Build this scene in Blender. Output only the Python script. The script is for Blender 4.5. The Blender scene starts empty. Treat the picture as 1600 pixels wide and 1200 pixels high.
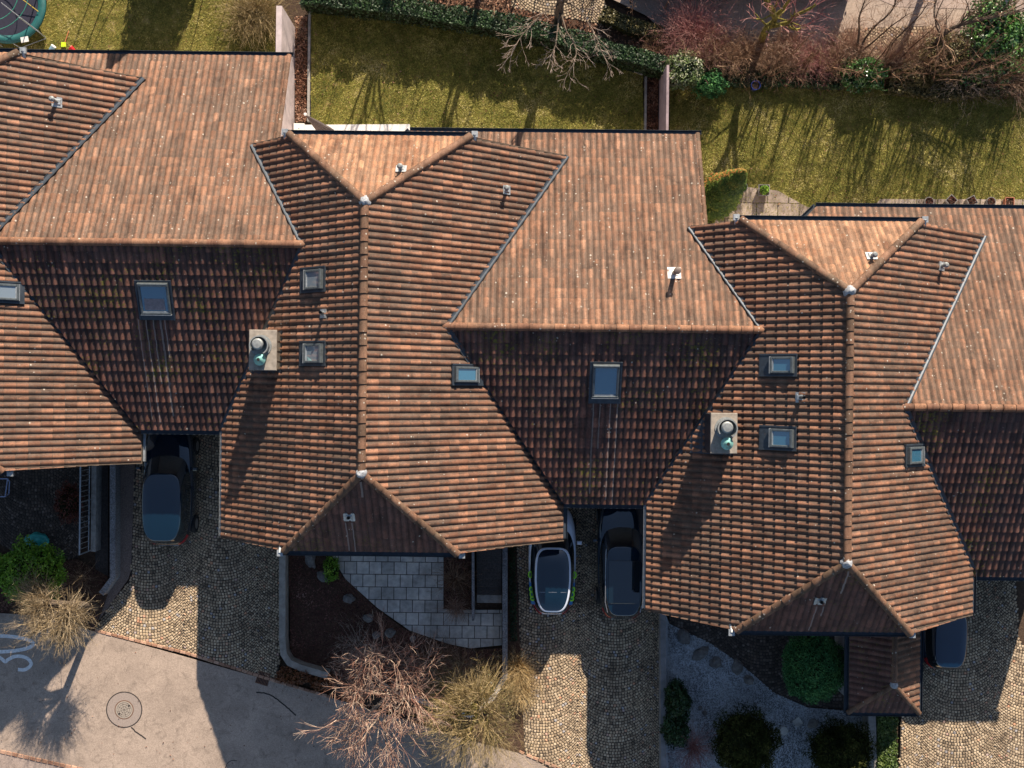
import bpy, bmesh, math, random
from math import sin, cos, pi, radians as R, sqrt, atan2
from mathutils import Vector as V, Matrix, noise as mnoise
rng = random.Random(7)

# ------------------------------------------------------------------ camera, sky, sun
SC = bpy.context.scene
COL = SC.collection
HC, F = 42.0, 1750.0          # camera height (m), focal length in photo pixels
ROLL = 0.0115
cam_d = bpy.data.cameras.new('camera'); cam = bpy.data.objects.new('camera', cam_d); COL.objects.link(cam)
cam.location = (0, 0, HC); cam.rotation_euler = (0, 0, ROLL)
cam_d.sensor_width = 36; cam_d.lens = 36 * F / 1600; cam_d.clip_end = 500
SC.camera = cam
SUN_EL, SUN_AZ = R(28.7), math.atan2(0.268, 0.963)      # azimuth measured from +Y towards +X
W = bpy.data.worlds.new('World'); SC.world = W; W.use_nodes = True
nt = W.node_tree; bg = nt.nodes['Background']
sky = nt.nodes.new('ShaderNodeTexSky'); sky.sky_type = 'NISHITA'; sky.sun_disc = False
sky.sun_elevation = SUN_EL; sky.sun_rotation = SUN_AZ; sky.altitude = 400
nt.links.new(sky.outputs[0], bg.inputs[0]); bg.inputs[1].default_value = 0.068
sl = bpy.data.lights.new('sun', 'SUN'); sun = bpy.data.objects.new('sun', sl); COL.objects.link(sun)
sl.energy = 5.0; sl.angle = R(0.6); sl.color = (1.0, 0.86, 0.70)
sd = V((sin(SUN_AZ) * cos(SUN_EL), cos(SUN_AZ) * cos(SUN_EL), sin(SUN_EL)))
sun.rotation_euler = sd.to_track_quat('Z', 'Y').to_euler(); sun.location = (10, 30, 30)
SC.view_settings.view_transform = 'Standard'; SC.view_settings.look = 'None'
SC.view_settings.exposure = 0.84; SC.view_settings.gamma = 1.0
SC.cycles.max_bounces = 6; SC.cycles.diffuse_bounces = 3; SC.cycles.glossy_bounces = 3
SC.cycles.transparent_max_bounces = 6

def P(px, py, z=0.0):
    """a place read off the photograph: pixel + its real height -> metres"""
    x, y = px - 800.0, py - 600.0
    xr, yr = x + y * ROLL, y - x * ROLL
    k = (HC - z) / F
    return V((xr * k, -yr * k, z))
def PX(px, py, z=0.0):
    p = P(px, py, z); return (p.x, p.y)

# ------------------------------------------------------------------ mesh helpers
class MB:
    def __init__(s): s.v = []; s.f = []; s.m = []; s.r = []; s.uv = None
    def add(s, vs, fs, mat=0, r=None):
        o = len(s.v); s.v.extend([tuple(p) for p in vs])
        if r is None: r = (rng.random(), rng.random())
        for f in fs:
            s.f.append([i + o for i in f]); s.m.append(mat); s.r.append(r)
    def box(s, x0, x1, y0, y1, z0, z1, mat=0, M=None, bev=0.0):
        if bev > 0:
            b = min(bev, (x1-x0)/2.01, (y1-y0)/2.01, (z1-z0)/1.01)
            vs = [(x0, y0, z0), (x1, y0, z0), (x1, y1, z0), (x0, y1, z0),
                  (x0, y0, z1-b), (x1, y0, z1-b), (x1, y1, z1-b), (x0, y1, z1-b),
                  (x0+b, y0+b, z1), (x1-b, y0+b, z1), (x1-b, y1-b, z1), (x0+b, y1-b, z1)]
            fs = [(3,2,1,0),(0,1,5,4),(1,2,6,5),(2,3,7,6),(3,0,4,7),(4,5,9,8),(5,6,10,9),(6,7,11,10),(7,4,8,11),(8,9,10,11)]
        else:
            vs = [(x0,y0,z0),(x1,y0,z0),(x1,y1,z0),(x0,y1,z0),(x0,y0,z1),(x1,y0,z1),(x1,y1,z1),(x0,y1,z1)]
            fs = [(3,2,1,0),(4,5,6,7),(0,1,5,4),(1,2,6,5),(2,3,7,6),(3,0,4,7)]
        if M is not None: vs = [M @ V(p) for p in vs]
        s.add(vs, fs, mat)
    def prism(s, poly, z0, z1, mat=0):
        n = len(poly)
        a = sum(poly[i][0]*poly[(i+1)%n][1]-poly[(i+1)%n][0]*poly[i][1] for i in range(n))
        if a < 0: poly = poly[::-1]
        zz0 = z0 if callable(z0) else (lambda x, y: z0)
        zz1 = z1 if callable(z1) else (lambda x, y: z1)
        vs = [(x, y, zz0(x, y)) for x, y in poly] + [(x, y, zz1(x, y)) for x, y in poly]
        fs = [tuple(range(n-1, -1, -1)), tuple(range(n, 2*n))] + [(i, (i+1)%n, (i+1)%n+n, i+n) for i in range(n)]
        s.add(vs, fs, mat)
    def tube(s, pts, rads, n=8, mat=0, cap=True, r=None):
        pts = [V(p) for p in pts]
        if not hasattr(rads, '__len__'): rads = [rads]*len(pts)
        vs = []; fs = []; up = None
        for i, p in enumerate(pts):
            d = (pts[min(i+1, len(pts)-1)] - pts[max(i-1, 0)])
            d = d.normalized() if d.length > 1e-9 else V((0,0,1))
            if up is None:
                up = V((0,0,1)) if abs(d.z) < .9 else V((1,0,0))
            a = d.cross(up)
            a = a.normalized() if a.length > 1e-6 else d.orthogonal().normalized()
            b = a.cross(d).normalized(); up = b
            for k in range(n):
                t = 2*pi*k/n
                vs.append(p + (a*cos(t) + b*sin(t))*rads[i])
        for i in range(len(pts)-1):
            for k in range(n):
                k2 = (k+1) % n
                fs.append((i*n+k, i*n+k2, (i+1)*n+k2, (i+1)*n+k))
        if cap:
            fs.append(tuple(range(n-1, -1, -1))); fs.append(tuple(range((len(pts)-1)*n, len(pts)*n)))
        s.add(vs, [f[::-1] for f in fs], mat, r)
    def lathe(s, prof, c, n=24, mat=0, close=False, a0=0, a1=2*pi):
        c = V(c); m = len(prof); full = abs(a1-a0-2*pi) < 1e-6; cnt = n if full else n+1
        vs = [(c.x+r*cos(a0+(a1-a0)*k/n), c.y+r*sin(a0+(a1-a0)*k/n), c.z+z) for k in range(cnt) for r, z in prof]
        fs = []
        for k in range(n):
            k2 = (k+1) % cnt
            for i in range(m-1): fs.append((k*m+i, k2*m+i, k2*m+i+1, k*m+i+1))
        s.add(vs, fs, mat)
    def sweep(s, prof, A, B, up=V((0,0,1)), mat=0, closed=True, capped=True):
        """profile points (side, up) swept from A to B; side = right-hand of travel"""
        A = V(A); B = V(B); d = (B-A).normalized(); side = d.cross(up).normalized(); u = side.cross(d).normalized()
        n = len(prof)
        vs = [A + side*a + u*b for a, b in prof] + [B + side*a + u*b for a, b in prof]
        fs = [(i, (i+1)%n, (i+1)%n+n, i+n) for i in range(n if closed else n-1)]
        if capped and closed: fs += [tuple(range(n-1, -1, -1)), tuple(range(n, 2*n))]
        s.add(vs, fs, mat)

def link(name, me, parent=None):
    o = bpy.data.objects.new(name, me); COL.objects.link(o)
    if parent is not None: o.parent = parent
    return o
def build(mb, name, mats, parent=None, smooth=False, fixn=False):
    me = bpy.data.meshes.new(name)
    me.from_pydata(mb.v, [], mb.f)
    if not isinstance(mats, (list, tuple)): mats = [mats]
    for m in mats: me.materials.append(m)
    if len(mats) > 1: me.polygons.foreach_set('material_index', mb.m)
    uvl = me.uv_layers.new(name='rnd')
    buf = []
    for p, r in zip(mb.f, mb.r): buf.extend([r[0], r[1]] * len(p))
    uvl.data.foreach_set('uv', buf)
    if mb.uv is not None:
        u2 = me.uv_layers.new(name='tile'); u2.data.foreach_set('uv', mb.uv)
    if smooth: me.polygons.foreach_set('use_smooth', [True]*len(me.polygons))
    if fixn:
        bm = bmesh.new(); bm.from_mesh(me); bmesh.ops.recalc_face_normals(bm, faces=bm.faces); bm.to_mesh(me); bm.free()
    me.update()
    return link(name, me, parent)
def auto_smooth(o, ang=35):
    me = o.data
    me.polygons.foreach_set('use_smooth', [True]*len(me.polygons))
    bm = bmesh.new(); bm.from_mesh(me)
    for e in bm.edges:
        if len(e.link_faces) != 2 or e.calc_face_angle(0) > R(ang): e.smooth = False
    bm.to_mesh(me); bm.free()
def tag(o, label=None, cat=None, group=None, kind=None):
    if label: o['label'] = label
    if cat: o['category'] = cat
    if group: o['group'] = group
    if kind: o['kind'] = kind
    return o
def thing(name, label, cat, loc=(0,0,0), group=None):
    o = bpy.data.objects.new(name, None); COL.objects.link(o); o.location = loc
    return tag(o, label, cat, group)
def shift(mb, loc):
    x, y, z = loc
    mb.v = [(a-x, b-y, c-z) for a, b, c in mb.v]; return mb
def inside(x, y, poly):
    c = False; n = len(poly); j = n-1
    for i in range(n):
        xi, yi = poly[i]; xj, yj = poly[j]
        if (yi > y) != (yj > y) and x < (xj-xi)*(y-yi)/(yj-yi)+xi: c = not c
        j = i
    return c
def clip_to(o, poly):
    """keep only what stands above the plan polygon"""
    me = o.data; bm = bmesh.new(); bm.from_mesh(me)
    n = len(poly)
    for i in range(n):
        a = V((*poly[i], 0)); b = V((*poly[(i+1)%n], 0)); d = b-a
        if d.length < 1e-4: continue
        no = V((d.y, -d.x, 0)).normalized()
        lo = min(poly[i][0], poly[(i+1)%n][0])-.6, min(poly[i][1], poly[(i+1)%n][1])-.6
        hi = max(poly[i][0], poly[(i+1)%n][0])+.6, max(poly[i][1], poly[(i+1)%n][1])+.6
        fs = []
        for f in bm.faces:
            c = f.verts[0].co
            if lo[0] < c.x < hi[0] and lo[1] < c.y < hi[1]: fs.append(f)
        es = set(e for f in fs for e in f.edges); vs = set(v for f in fs for v in f.verts)
        bmesh.ops.bisect_plane(bm, geom=fs+list(es)+list(vs), dist=1e-5, plane_co=a, plane_no=no)
    dead = []
    for f in bm.faces:
        c = f.calc_center_median()
        if not inside(c.x, c.y, poly): dead.append(f)
    bmesh.ops.delete(bm, geom=dead, context='FACES')
    bm.to_mesh(me); bm.free(); me.update()

# ------------------------------------------------------------------ materials
def mat(name):
    m = bpy.data.materials.new(name); m.use_nodes = True
    nt = m.node_tree; b = nt.nodes['Principled BSDF']; return m, nt, b
def N(nt, t, **kw):
    n = nt.nodes.new(t)
    for k, v in kw.items():
        if k in ('inputs',):
            for kk, vv in v.items(): n.inputs[kk].default_value = vv
        else: setattr(n, k, v)
    return n
def c4(c): return (c[0], c[1], c[2], 1.0)
def ramp(nt, stops, src):
    r = nt.nodes.new('ShaderNodeValToRGB'); e = r.color_ramp.elements
    while len(e) < len(stops): e.new(.5)
    for i, (p, c) in enumerate(stops): e[i].position = p; e[i].color = c4(c)
    nt.links.new(src, r.inputs[0]); return r.outputs[0]
def noise(nt, scale, detail=4, rough=.6, vec=None, dist=0.0):
    n = N(nt, 'ShaderNodeTexNoise', inputs={'Scale': scale, 'Detail': detail, 'Roughness': rough, 'Distortion': dist})
    if vec is None:
        g = N(nt, 'ShaderNodeNewGeometry'); vec = g.outputs['Position']
    nt.links.new(vec, n.inputs['Vector']); return n.outputs['Fac']
def mixc(nt, fac, a, b, mode='MIX'):
    m = N(nt, 'ShaderNodeMix', data_type='RGBA', blend_type=mode, clamp_factor=True)
    for s, val in ((0, fac), (6, a), (7, b)):
        if hasattr(val, 'is_linked') or hasattr(val, 'links'): nt.links.new(val, m.inputs[s])
        elif s == 0: m.inputs[0].default_value = val
        else: m.inputs[s].default_value = c4(val)
    return m.outputs[2]
def math_(nt, op, a, b=None, c=None):
    m = N(nt, 'ShaderNodeMath', operation=op)
    for i, val in enumerate((a, b, c)):
        if val is None: continue
        if hasattr(val, 'links'): nt.links.new(val, m.inputs[i])
        else: m.inputs[i].default_value = val
    return m.outputs[0]
def rndout(nt, which=0):
    u = N(nt, 'ShaderNodeUVMap', uv_map='rnd'); s = N(nt, 'ShaderNodeSeparateXYZ')
    nt.links.new(u.outputs[0], s.inputs[0]); return s.outputs[which]
def bump(nt, b, h, strength=.5, dist=.02):
    n = N(nt, 'ShaderNodeBump', inputs={'Strength': strength, 'Distance': dist})
    nt.links.new(h, n.inputs['Height']); nt.links.new(n.outputs[0], b.inputs['Normal'])
def simple(name, col, rough=.6, metal=0.0, var=.25, scale=12, bumps=0.0, spec=.5, coat=0.0):
    m, nt, b = mat(name)
    n = noise(nt, scale, 5, .65)
    lo = tuple(c*(1-var) for c in col); hi = tuple(min(1, c*(1+var)) for c in col)
    nt.links.new(ramp(nt, [(.3, lo), (.7, hi)], n), b.inputs['Base Color'])
    b.inputs['Roughness'].default_value = rough; b.inputs['Metallic'].default_value = metal
    b.inputs['Specular IOR Level'].default_value = spec; b.inputs['Coat Weight'].default_value = coat
    b.inputs['Coat Roughness'].default_value = .03
    if bumps: bump(nt, b, n, bumps, .02)
    return m
def varied(name, stops, rough=.7, nscale=30, nvar=.3, bumps=.0, translucent=0.0, spec=.3, which=0):
    """colour picked per piece from a ramp, broken up by noise"""
    m, nt, b = mat(name)
    base = ramp(nt, stops, rndout(nt, which))
    n = noise(nt, nscale, 4, .6)
    g = ramp(nt, [(.25, (1-nvar,)*3), (.75, (1+nvar,)*3)], n)
    g = mixc(nt, 1.0, g, ramp(nt, [(.3, (.62, .60, .58)), (.5, (1.0, 1.0, 1.0)), (.7, (1.12, 1.1, 1.05))], noise(nt, .9, 5, .62, dist=.5)), 'MULTIPLY')
    nt.links.new(mixc(nt, 1.0, base, g, 'MULTIPLY'), b.inputs['Base Color'])
    b.inputs['Roughness'].default_value = rough; b.inputs['Specular IOR Level'].default_value = spec
    if bumps: bump(nt, b, n, bumps, .02)
    return m

def tile_mat(name, stops, dirt, dirt_amt, lichen=.5, moss=0.0, streaks=None, ax=0):
    m, nt, b = mat(name)
    r1 = rndout(nt, 0); r2 = rndout(nt, 1)
    base = ramp(nt, stops, r1)
    u = N(nt, 'ShaderNodeUVMap', uv_map='tile'); s = N(nt, 'ShaderNodeSeparateXYZ'); nt.links.new(u.outputs[0], s.inputs[0])
    big = noise(nt, .55, 3, .6); mid = noise(nt, 7, 5, .7); fine = noise(nt, 45, 5, .75)
    mp = N(nt, 'ShaderNodeMapping'); gp = N(nt, 'ShaderNodeNewGeometry'); nt.links.new(gp.outputs['Position'], mp.inputs[0])
    mp.inputs['Scale'].default_value = (5.5, .55, .55) if ax == 0 else (.55, 5.5, .55)
    run = noise(nt, 1.0, 5, .65, vec=mp.outputs[0]); blot = noise(nt, 2.2, 6, .72, dist=.8)
    # grime gathers in the pans of the tiles and towards their heads
    pan = math_(nt, 'ABSOLUTE', math_(nt, 'SUBTRACT', s.outputs[0], .5))
    pan = math_(nt, 'MULTIPLY', pan, 2.0)
    g = math_(nt, 'ADD', math_(nt, 'MULTIPLY', pan, .55), math_(nt, 'MULTIPLY', mid, .9))
    g = math_(nt, 'ADD', g, math_(nt, 'MULTIPLY', math_(nt, 'SUBTRACT', big, .5), .9))
    g = math_(nt, 'ADD', g, math_(nt, 'MULTIPLY', math_(nt, 'SUBTRACT', s.outputs[1], .5), .25))
    g = math_(nt, 'ADD', g, math_(nt, 'MULTIPLY', math_(nt, 'SUBTRACT', r2, .5), .35))
    lap = math_(nt, 'GREATER_THAN', s.outputs[1], .84)  # lap band: overlap shade painted in together with lap grime
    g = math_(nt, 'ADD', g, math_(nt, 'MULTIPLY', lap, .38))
    gf = ramp(nt, [(.40, (0,)*3), (.85, (dirt_amt,)*3)], g)
    col = mixc(nt, gf, base, dirt)
    fm = ramp(nt, [(.3, (.40,)*3), (.5, (.95,)*3), (.72, (1.6,)*3)], fine)
    col = mixc(nt, 1.0, col, fm, 'MULTIPLY')
    dk = math_(nt, 'ADD', math_(nt, 'MULTIPLY', run, .55), math_(nt, 'MULTIPLY', blot, .55))
    col = mixc(nt, 1.0, col, ramp(nt, [(.42, (1.22,)*3), (.55, (.92, .90, .88)), (.68, (.50, .47, .46))], dk), 'MULTIPLY')
    # pale round lichen
    vo = N(nt, 'ShaderNodeTexVoronoi', feature='F1', inputs={'Scale': 9.0, 'Randomness': 1.0})
    geo = N(nt, 'ShaderNodeNewGeometry'); nt.links.new(geo.outputs['Position'], vo.inputs['Vector'])
    sc = N(nt, 'ShaderNodeSeparateXYZ'); nt.links.new(vo.outputs['Color'], sc.inputs[0])
    thr = math_(nt, 'MULTIPLY', math_(nt, 'POWER', sc.outputs[0], 3.0), .24)
    lm = math_(nt, 'LESS_THAN', math_(nt, 'ADD', vo.outputs['Distance'], math_(nt, 'MULTIPLY', fine, .12)), math_(nt, 'ADD', thr, .13))
    keep = math_(nt, 'GREATER_THAN', math_(nt, 'ADD', sc.outputs[1], math_(nt, 'MULTIPLY', math_(nt,'SUBTRACT', noise(nt, 1.1, 4, .65), .5), 2.6)), 1.02 - lichen*.30)
    col = mixc(nt, math_(nt, 'MULTIPLY', math_(nt, 'MULTIPLY', lm, keep), .7), col, (.52, .48, .41))
    if moss > 0:
        mn = noise(nt, 10, 5, .7); mb = noise(nt, .6, 2, .5)
        mk = ramp(nt, [(.60, (0,)*3), (.68, (1,)*3)], math_(nt, 'ADD', mn, math_(nt, 'MULTIPLY', math_(nt,'SUBTRACT', mb, .5), .5)))
        col = mixc(nt, math_(nt, 'MULTIPLY', mk, moss), col, (.16, .15, .02))
    # pale lime runs below metal flashings: (x, y top, y bottom, half width) on the house
    if streaks:
        g3 = N(nt, 'ShaderNodeNewGeometry'); s3 = N(nt, 'ShaderNodeSeparateXYZ'); nt.links.new(g3.outputs['Position'], s3.inputs[0])
        wob = math_(nt, 'MULTIPLY', math_(nt, 'SUBTRACT', noise(nt, 3, 2, .5), .5), .05)
        tot = None
        for x0, yt, yb, hw_ in streaks:
            dx = math_(nt, 'ABSOLUTE', math_(nt, 'SUBTRACT', math_(nt, 'ADD', s3.outputs[0], wob), x0))
            a_ = math_(nt, 'LESS_THAN', dx, hw_)
            a_ = math_(nt, 'MULTIPLY', a_, math_(nt, 'LESS_THAN', s3.outputs[1], yt))
            a_ = math_(nt, 'MULTIPLY', a_, math_(nt, 'GREATER_THAN', s3.outputs[1], yb))
            tot = a_ if tot is None else math_(nt, 'MAXIMUM', tot, a_)
        col = mixc(nt, math_(nt, 'MULTIPLY', tot, .6), col, (.36, .30, .27))
    nt.links.new(col, b.inputs['Base Color'])
    b.inputs['Roughness'].default_value = .75; b.inputs['Specular IOR Level'].default_value = .3
    bump(nt, b, fine, .35, .006)
    return m
def streak(px, py0, py1, z0, z1, w=.018):
    a = P(px, py0, z0); return (a.x, a.y, P(px, py1, z1).y, w)
ST_S = [streak(228, 500, 655, 4.2, 3.1), streak(240, 500, 660, 4.2, 3.1), streak(251, 500, 600, 4.2, 3.6), streak(262, 500, 650, 4.2, 3.1, .025), streak(269, 500, 560, 4.2, 3.1),
        streak(925, 630, 770, 4.2, 3.1, .022), streak(935, 630, 700, 4.2, 3.6), streak(951, 630, 780, 4.2, 3.1), streak(962, 630, 790, 4.2, 3.0, .024)]
ST_H = [streak(542, 815, 860, 6.3, 5.6), streak(552, 815, 862, 6.3, 5.6), streak(566, 752, 775, 7.6, 7.0, .03), streak(1272, 945, 984, 6.3, 5.6, .022), streak(1283, 945, 960, 6.3, 6, .03), streak(1322, 890, 925, 7.6, 6.8, .03)]
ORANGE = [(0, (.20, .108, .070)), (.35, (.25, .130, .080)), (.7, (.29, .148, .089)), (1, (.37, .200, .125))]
M_tileN = tile_mat('tiles_sunny', ORANGE, (.135, .098, .075), .85, .8)  # lit and shady copies of the tiles: slope light put into their colours
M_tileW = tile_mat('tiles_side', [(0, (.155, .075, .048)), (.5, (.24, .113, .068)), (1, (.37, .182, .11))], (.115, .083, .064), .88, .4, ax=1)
M_tileS = tile_mat('tiles_shady', [(0, (.085, .042, .038)), (.5, (.155, .072, .056)), (1, (.26, .12, .085))], (.062, .052, .05), .6, .1, moss=.8, streaks=ST_S)  # darker base colours paint in the shade on this slope
M_tileH = tile_mat('tiles_shady_hip', [(0, (.12, .055, .045)), (1, (.22, .10, .075))], (.09, .06, .055), .6, .15, moss=.5, streaks=ST_H)  # hip copy darkened likewise, shade in the base colour
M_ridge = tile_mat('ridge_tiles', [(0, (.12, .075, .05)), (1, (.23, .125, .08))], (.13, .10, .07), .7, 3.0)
M_tileNH = tile_mat('tiles_sunny_hip', [(0, (.26, .13, .075)), (.5, (.36, .18, .10)), (1, (.48, .26, .15))], (.22, .15, .105), .7, .8)  # paler copy: sun on the steep hips put into colour, less dirt too
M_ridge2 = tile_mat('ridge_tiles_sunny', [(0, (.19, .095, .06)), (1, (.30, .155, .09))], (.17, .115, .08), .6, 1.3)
M_zinc = simple('dark_zinc', (.045, .058, .075), .5, .35, .3, 6)
M_zincl = simple('pale_zinc', (.42, .45, .47), .45, .5, .3, 8)
M_lead = simple('lead_cap', (.32, .34, .37), .85, 0, .45, 16, .6)
M_deck = simple('roof_boards', (.10, .075, .055), .8)
M_plaster = simple('plaster', (.62, .56, .56), .9, var=.12, scale=3, bumps=.1)
M_wallpink = simple('garden_wall_plaster', (.52, .44, .43), .9, var=.22, scale=2.5, bumps=.2)
M_conc = simple('concrete', (.30, .29, .27), .9, var=.35, scale=6, bumps=.5)
M_concd = simple('shaded_concrete', (.055, .05, .048), .9, var=.5, scale=18, bumps=.6)  # dark base holds the shade of steps and stairwell
M_white = simple('white_stone', (.70, .69, .67), .8, var=.1, scale=4)
M_dark = simple('dark_inside', (.012, .012, .014), .9)
M_rust = simple('rusty_metal', (.20, .09, .05), .8)
def glass_mat(name, c, rough=.04):
    m, nt, b = mat(name); b.inputs['Base Color'].default_value = c4(c)
    b.inputs['Roughness'].default_value = rough; b.inputs['Specular IOR Level'].default_value = 1.0
    b.inputs['Coat Weight'].default_value = 1.0; b.inputs['Coat Roughness'].default_value = .02; b.inputs['Coat IOR'].default_value = 2.2; return m
M_glass = glass_mat('window_glass', (.04, .14, .22))  # blue base puts the sky's reflection into the panes
M_glassg = glass_mat('window_glass_grey', (.20, .25, .29), .15)
M_carglass = glass_mat('car_glass', (.004, .012, .020)); M_carglass.node_tree.nodes['Principled BSDF'].inputs['Coat IOR'].default_value = 1.7

# ------------------------------------------------------------------ roofs
TW, TG, TA = .213, .385, .050     # tile width, gauge, roll height, tail thickness
SEG = [0, .12, .25, .38, .5, .62, .75, .88, 1]
def prof(s): return TA * (.5 - .5*cos(2*pi*s))**.6
def tile_field(name, E0, U, Vd, mats, poly, parent, seed, TH=.030):
    """real roof tiles laid course by course; E0 a point on the eave line, U along it, Vd up the slope"""
    r = random.Random(seed)
    E0 = V(E0); U = V(U).normalized(); Vd = V(Vd).normalized(); Nn = U.cross(Vd).normalized()
    if Nn.z < 0: Nn = -Nn
    us = []; vs_ = []
    for x, y in poly:
        d = V((x, y, 0)) - V((E0.x, E0.y, 0))
        uh = d.dot(U); vh = d.dot(V((Vd.x, Vd.y, 0)).normalized()) / V((Vd.x, Vd.y, 0)).length
        us.append(uh); vs_.append(vh)
    i0, i1 = int(math.floor(min(us)/TW))-1, int(math.ceil(max(us)/TW))+1
    j0, j1 = int(math.floor(min(vs_)/TG)), int(math.ceil(max(vs_)/TG))+1
    mb = MB(); mb.uv = []
    n = len(SEG)
    zof = lambda u, v, h: E0 + U*u + Vd*v + Nn*h
    for j in range(j0, j1):
        for i in range(i0, i1):
            c = zof((i+.5)*TW, (j+.5)*TG, 0)
            near = any(inside(c.x+a, c.y+b, poly) for a, b in ((0,0),(.35,0),(-.35,0),(0,.35),(0,-.35)))
            if not near: continue
            dv = r.uniform(-.008, .008); dz = r.uniform(-.0025, .004); tl = r.uniform(-.003, .005)
            rr = (r.random(), r.random()); sk = r.uniform(-.0035, .0035)
            v0 = j*TG + dv - .03; v1 = (j+1)*TG + .012
            wv = .014*mnoise.noise(V((c.x*.55, c.y*.55, 1.3))); wv2 = .02*mnoise.noise(V((c.x*.4, c.y*.4, 7.7)))
            if r.random() < .006: dv -= r.uniform(.02, .06)
            dz += wv*.9; v0 += wv2; v1 += wv2; V0 = []; V1 = []; V2 = []
            for s in SEG:
                u = (i + .015 + s*.98)*TW; h = prof(s); side = sk*(s-.5)*2
                V0.append(zof(u, v0, TH + h + dz + tl + side))
                V1.append(zof(u, v1, h*.96 + dz))
                V2.append(zof(u, v0+.004, h - .012))
            o = len(mb.v)
            mb.v.extend(map(tuple, V0)); mb.v.extend(map(tuple, V1)); mb.v.extend(map(tuple, V0)); mb.v.extend(map(tuple, V2))
            for k in range(n-1):
                mb.f.append([o+k, o+k+1, o+n+k+1, o+n+k]); mb.m.append(0); mb.r.append(rr)
                mb.uv.extend([SEG[k], 0, SEG[k+1], 0, SEG[k+1], 1, SEG[k], 1])
                mb.f.append([o+3*n+k, o+3*n+k+1, o+2*n+k+1, o+2*n+k]); mb.m.append(0); mb.r.append(rr)
                mb.uv.extend([SEG[k], 0, SEG[k+1], 0, SEG[k+1], 0, SEG[k], 0])
    o = build(mb, name, mats, parent, smooth=True)
    # face orientation
    me = o.data
    bm = bmesh.new(); bm.from_mesh(me)
    flip = [f for f in bm.faces if f.normal.dot(Nn) < -.2]
    if len(flip) > len(bm.faces)*.3: bmesh.ops.reverse_faces(bm, faces=bm.faces)
    bm.to_mesh(me); bm.free()
    clip_to(o, poly)
    return o
def deck(poly, zf, parent):
    mb = MB(); mb.prism(poly, lambda x, y: zf(x, y)-.16, lambda x, y: zf(x, y)-.012)
    return build(mb, 'roof_deck', M_deck, parent, fixn=True)
def caps(A, B, m, parent, name='ridge_cap', rad=.125, L=.40, drop=.0, seed=1):
    r = random.Random(seed); A = V(A); B = V(B); d = B-A; n = max(1, round(d.length/L)); st = d/n
    dn = d.normalized(); side = dn.cross(V((0,0,1))).normalized(); up = side.cross(dn).normalized()
    if up.z < 0: up = -up
    mb = MB(); mb.uv = []; K = 8
    for i in range(n):
        rr = (r.random(), r.random())
        a = A + st*i - dn*.03; b = A + st*(i+1) + dn*.02
        ring = []
        w0 = rad*r.uniform(1.02, 1.08); w1 = rad*.93; lift = r.uniform(0, .008)
        for (p, w, z) in ((a, w0, .022+lift), (b, w1, 0.0), (a, w0-.022, -.0+lift)):
            ring.append([p + side*(w*cos(pi*k/K)) + up*(w*.85*sin(pi*k/K) + z - .02 + drop) for k in range(K+1)])
        o = len(mb.v)
        for q in ring: mb.v.extend(map(tuple, q))
        for q in (ring[0],): mb.v.extend(map(tuple, q))
        for k in range(K):
            mb.f.append([o+k, o+k+1, o+K+1+k+1, o+K+1+k]); mb.m.append(0); mb.r.append(rr)
            mb.uv.extend([.5, 0, .5, 0, .5, 1, .5, 1])
            mb.f.append([o+2*(K+1)+k, o+2*(K+1)+k+1, o+3*(K+1)+k+1, o+3*(K+1)+k]); mb.m.append(0); mb.r.append(rr)
            mb.uv.extend([.5, 0]*4)
    o = build(mb, name, m, parent, smooth=True)
    return o
GUT = [(-.07, .0), (-.07, -.09), (.07, -.09), (.07, .0), (.06, .0), (.06, -.075), (-.06, -.075), (-.06, .0)]
def gutter(pts, parent, m=None, name='gutter', lip=None):
    mb = MB()
    for a, b in zip(pts[:-1], pts[1:]):
        mb.sweep([(x*(.6 if m is M_zincl else 1), z) for x, z in GUT], a, b)
    o = build(mb, name, m or M_zinc, parent, fixn=True)
    return o
def stub(p, d, parent, z=0):
    """short outlet pipe that drops from a half hip gutter on to the roof below"""
    p = V(p); d = V(d)
    mb = MB(); mb.tube([p, p+d*.12+V((0,0,-.05)), p+d*.42+V((0,0,-.32)), p+d*.5+V((0,0,-.48))], .062, 10)
    mb.box(p.x-.1, p.x+.1, p.y-.1, p.y+.1, p.z-.07, p.z+.02)
    o = build(mb, 'outlet_pipe', M_zincl, parent); auto_smooth(o); return o

ZR, ZH, ZE, ZS = 8.06, 5.58, 6.10, 3.15
NS = [ # cross-wing: ridge x, ridge north / south end, west eave, east eave (x, z), gables, half hip gutters
    dict(xr=-19.256, yN=8.0, yS=-.27, xW=-24.8, zW=3.2, xE=-12.89, zE=2.90, gN=10.50, gS=-2.90, hN=10.58, hS=-3.0),
    dict(xr=-4.526, yN=5.477, yS=-2.767, xW=-10.01, zW=3.2, xE=1.843, zE=2.90, gN=7.97, gS=-5.43, hN=8.027, hS=-5.50),
    dict(xr=10.215, yN=2.929, yS=-5.314, xW=4.70, zW=3.2, xE=15.98, zE=3.3, gN=5.36, gS=-7.78, hN=5.42, hS=-7.92),
    dict(xr=24.95, yN=.45, yS=-7.8, xW=19.44, zW=3.2, xE=31.2, zE=2.9, gN=2.9, gS=-10.2, hN=2.96, hS=-10.3)]
EW = [ # long wing between cross-wings i and i+1
    dict(yr=4.40, yS=-1.736, yN=11.49, xv=-7.98, xw=-18.4, zN=2.43),
    dict(yr=1.826, yS=-4.135, yN=8.888, xv=6.48, xw=-3.72, zN=2.43),
    dict(yr=-.595, yS=-6.49, yN=6.39, xv=20.1, xw=10.67, zN=2.43)]
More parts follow.
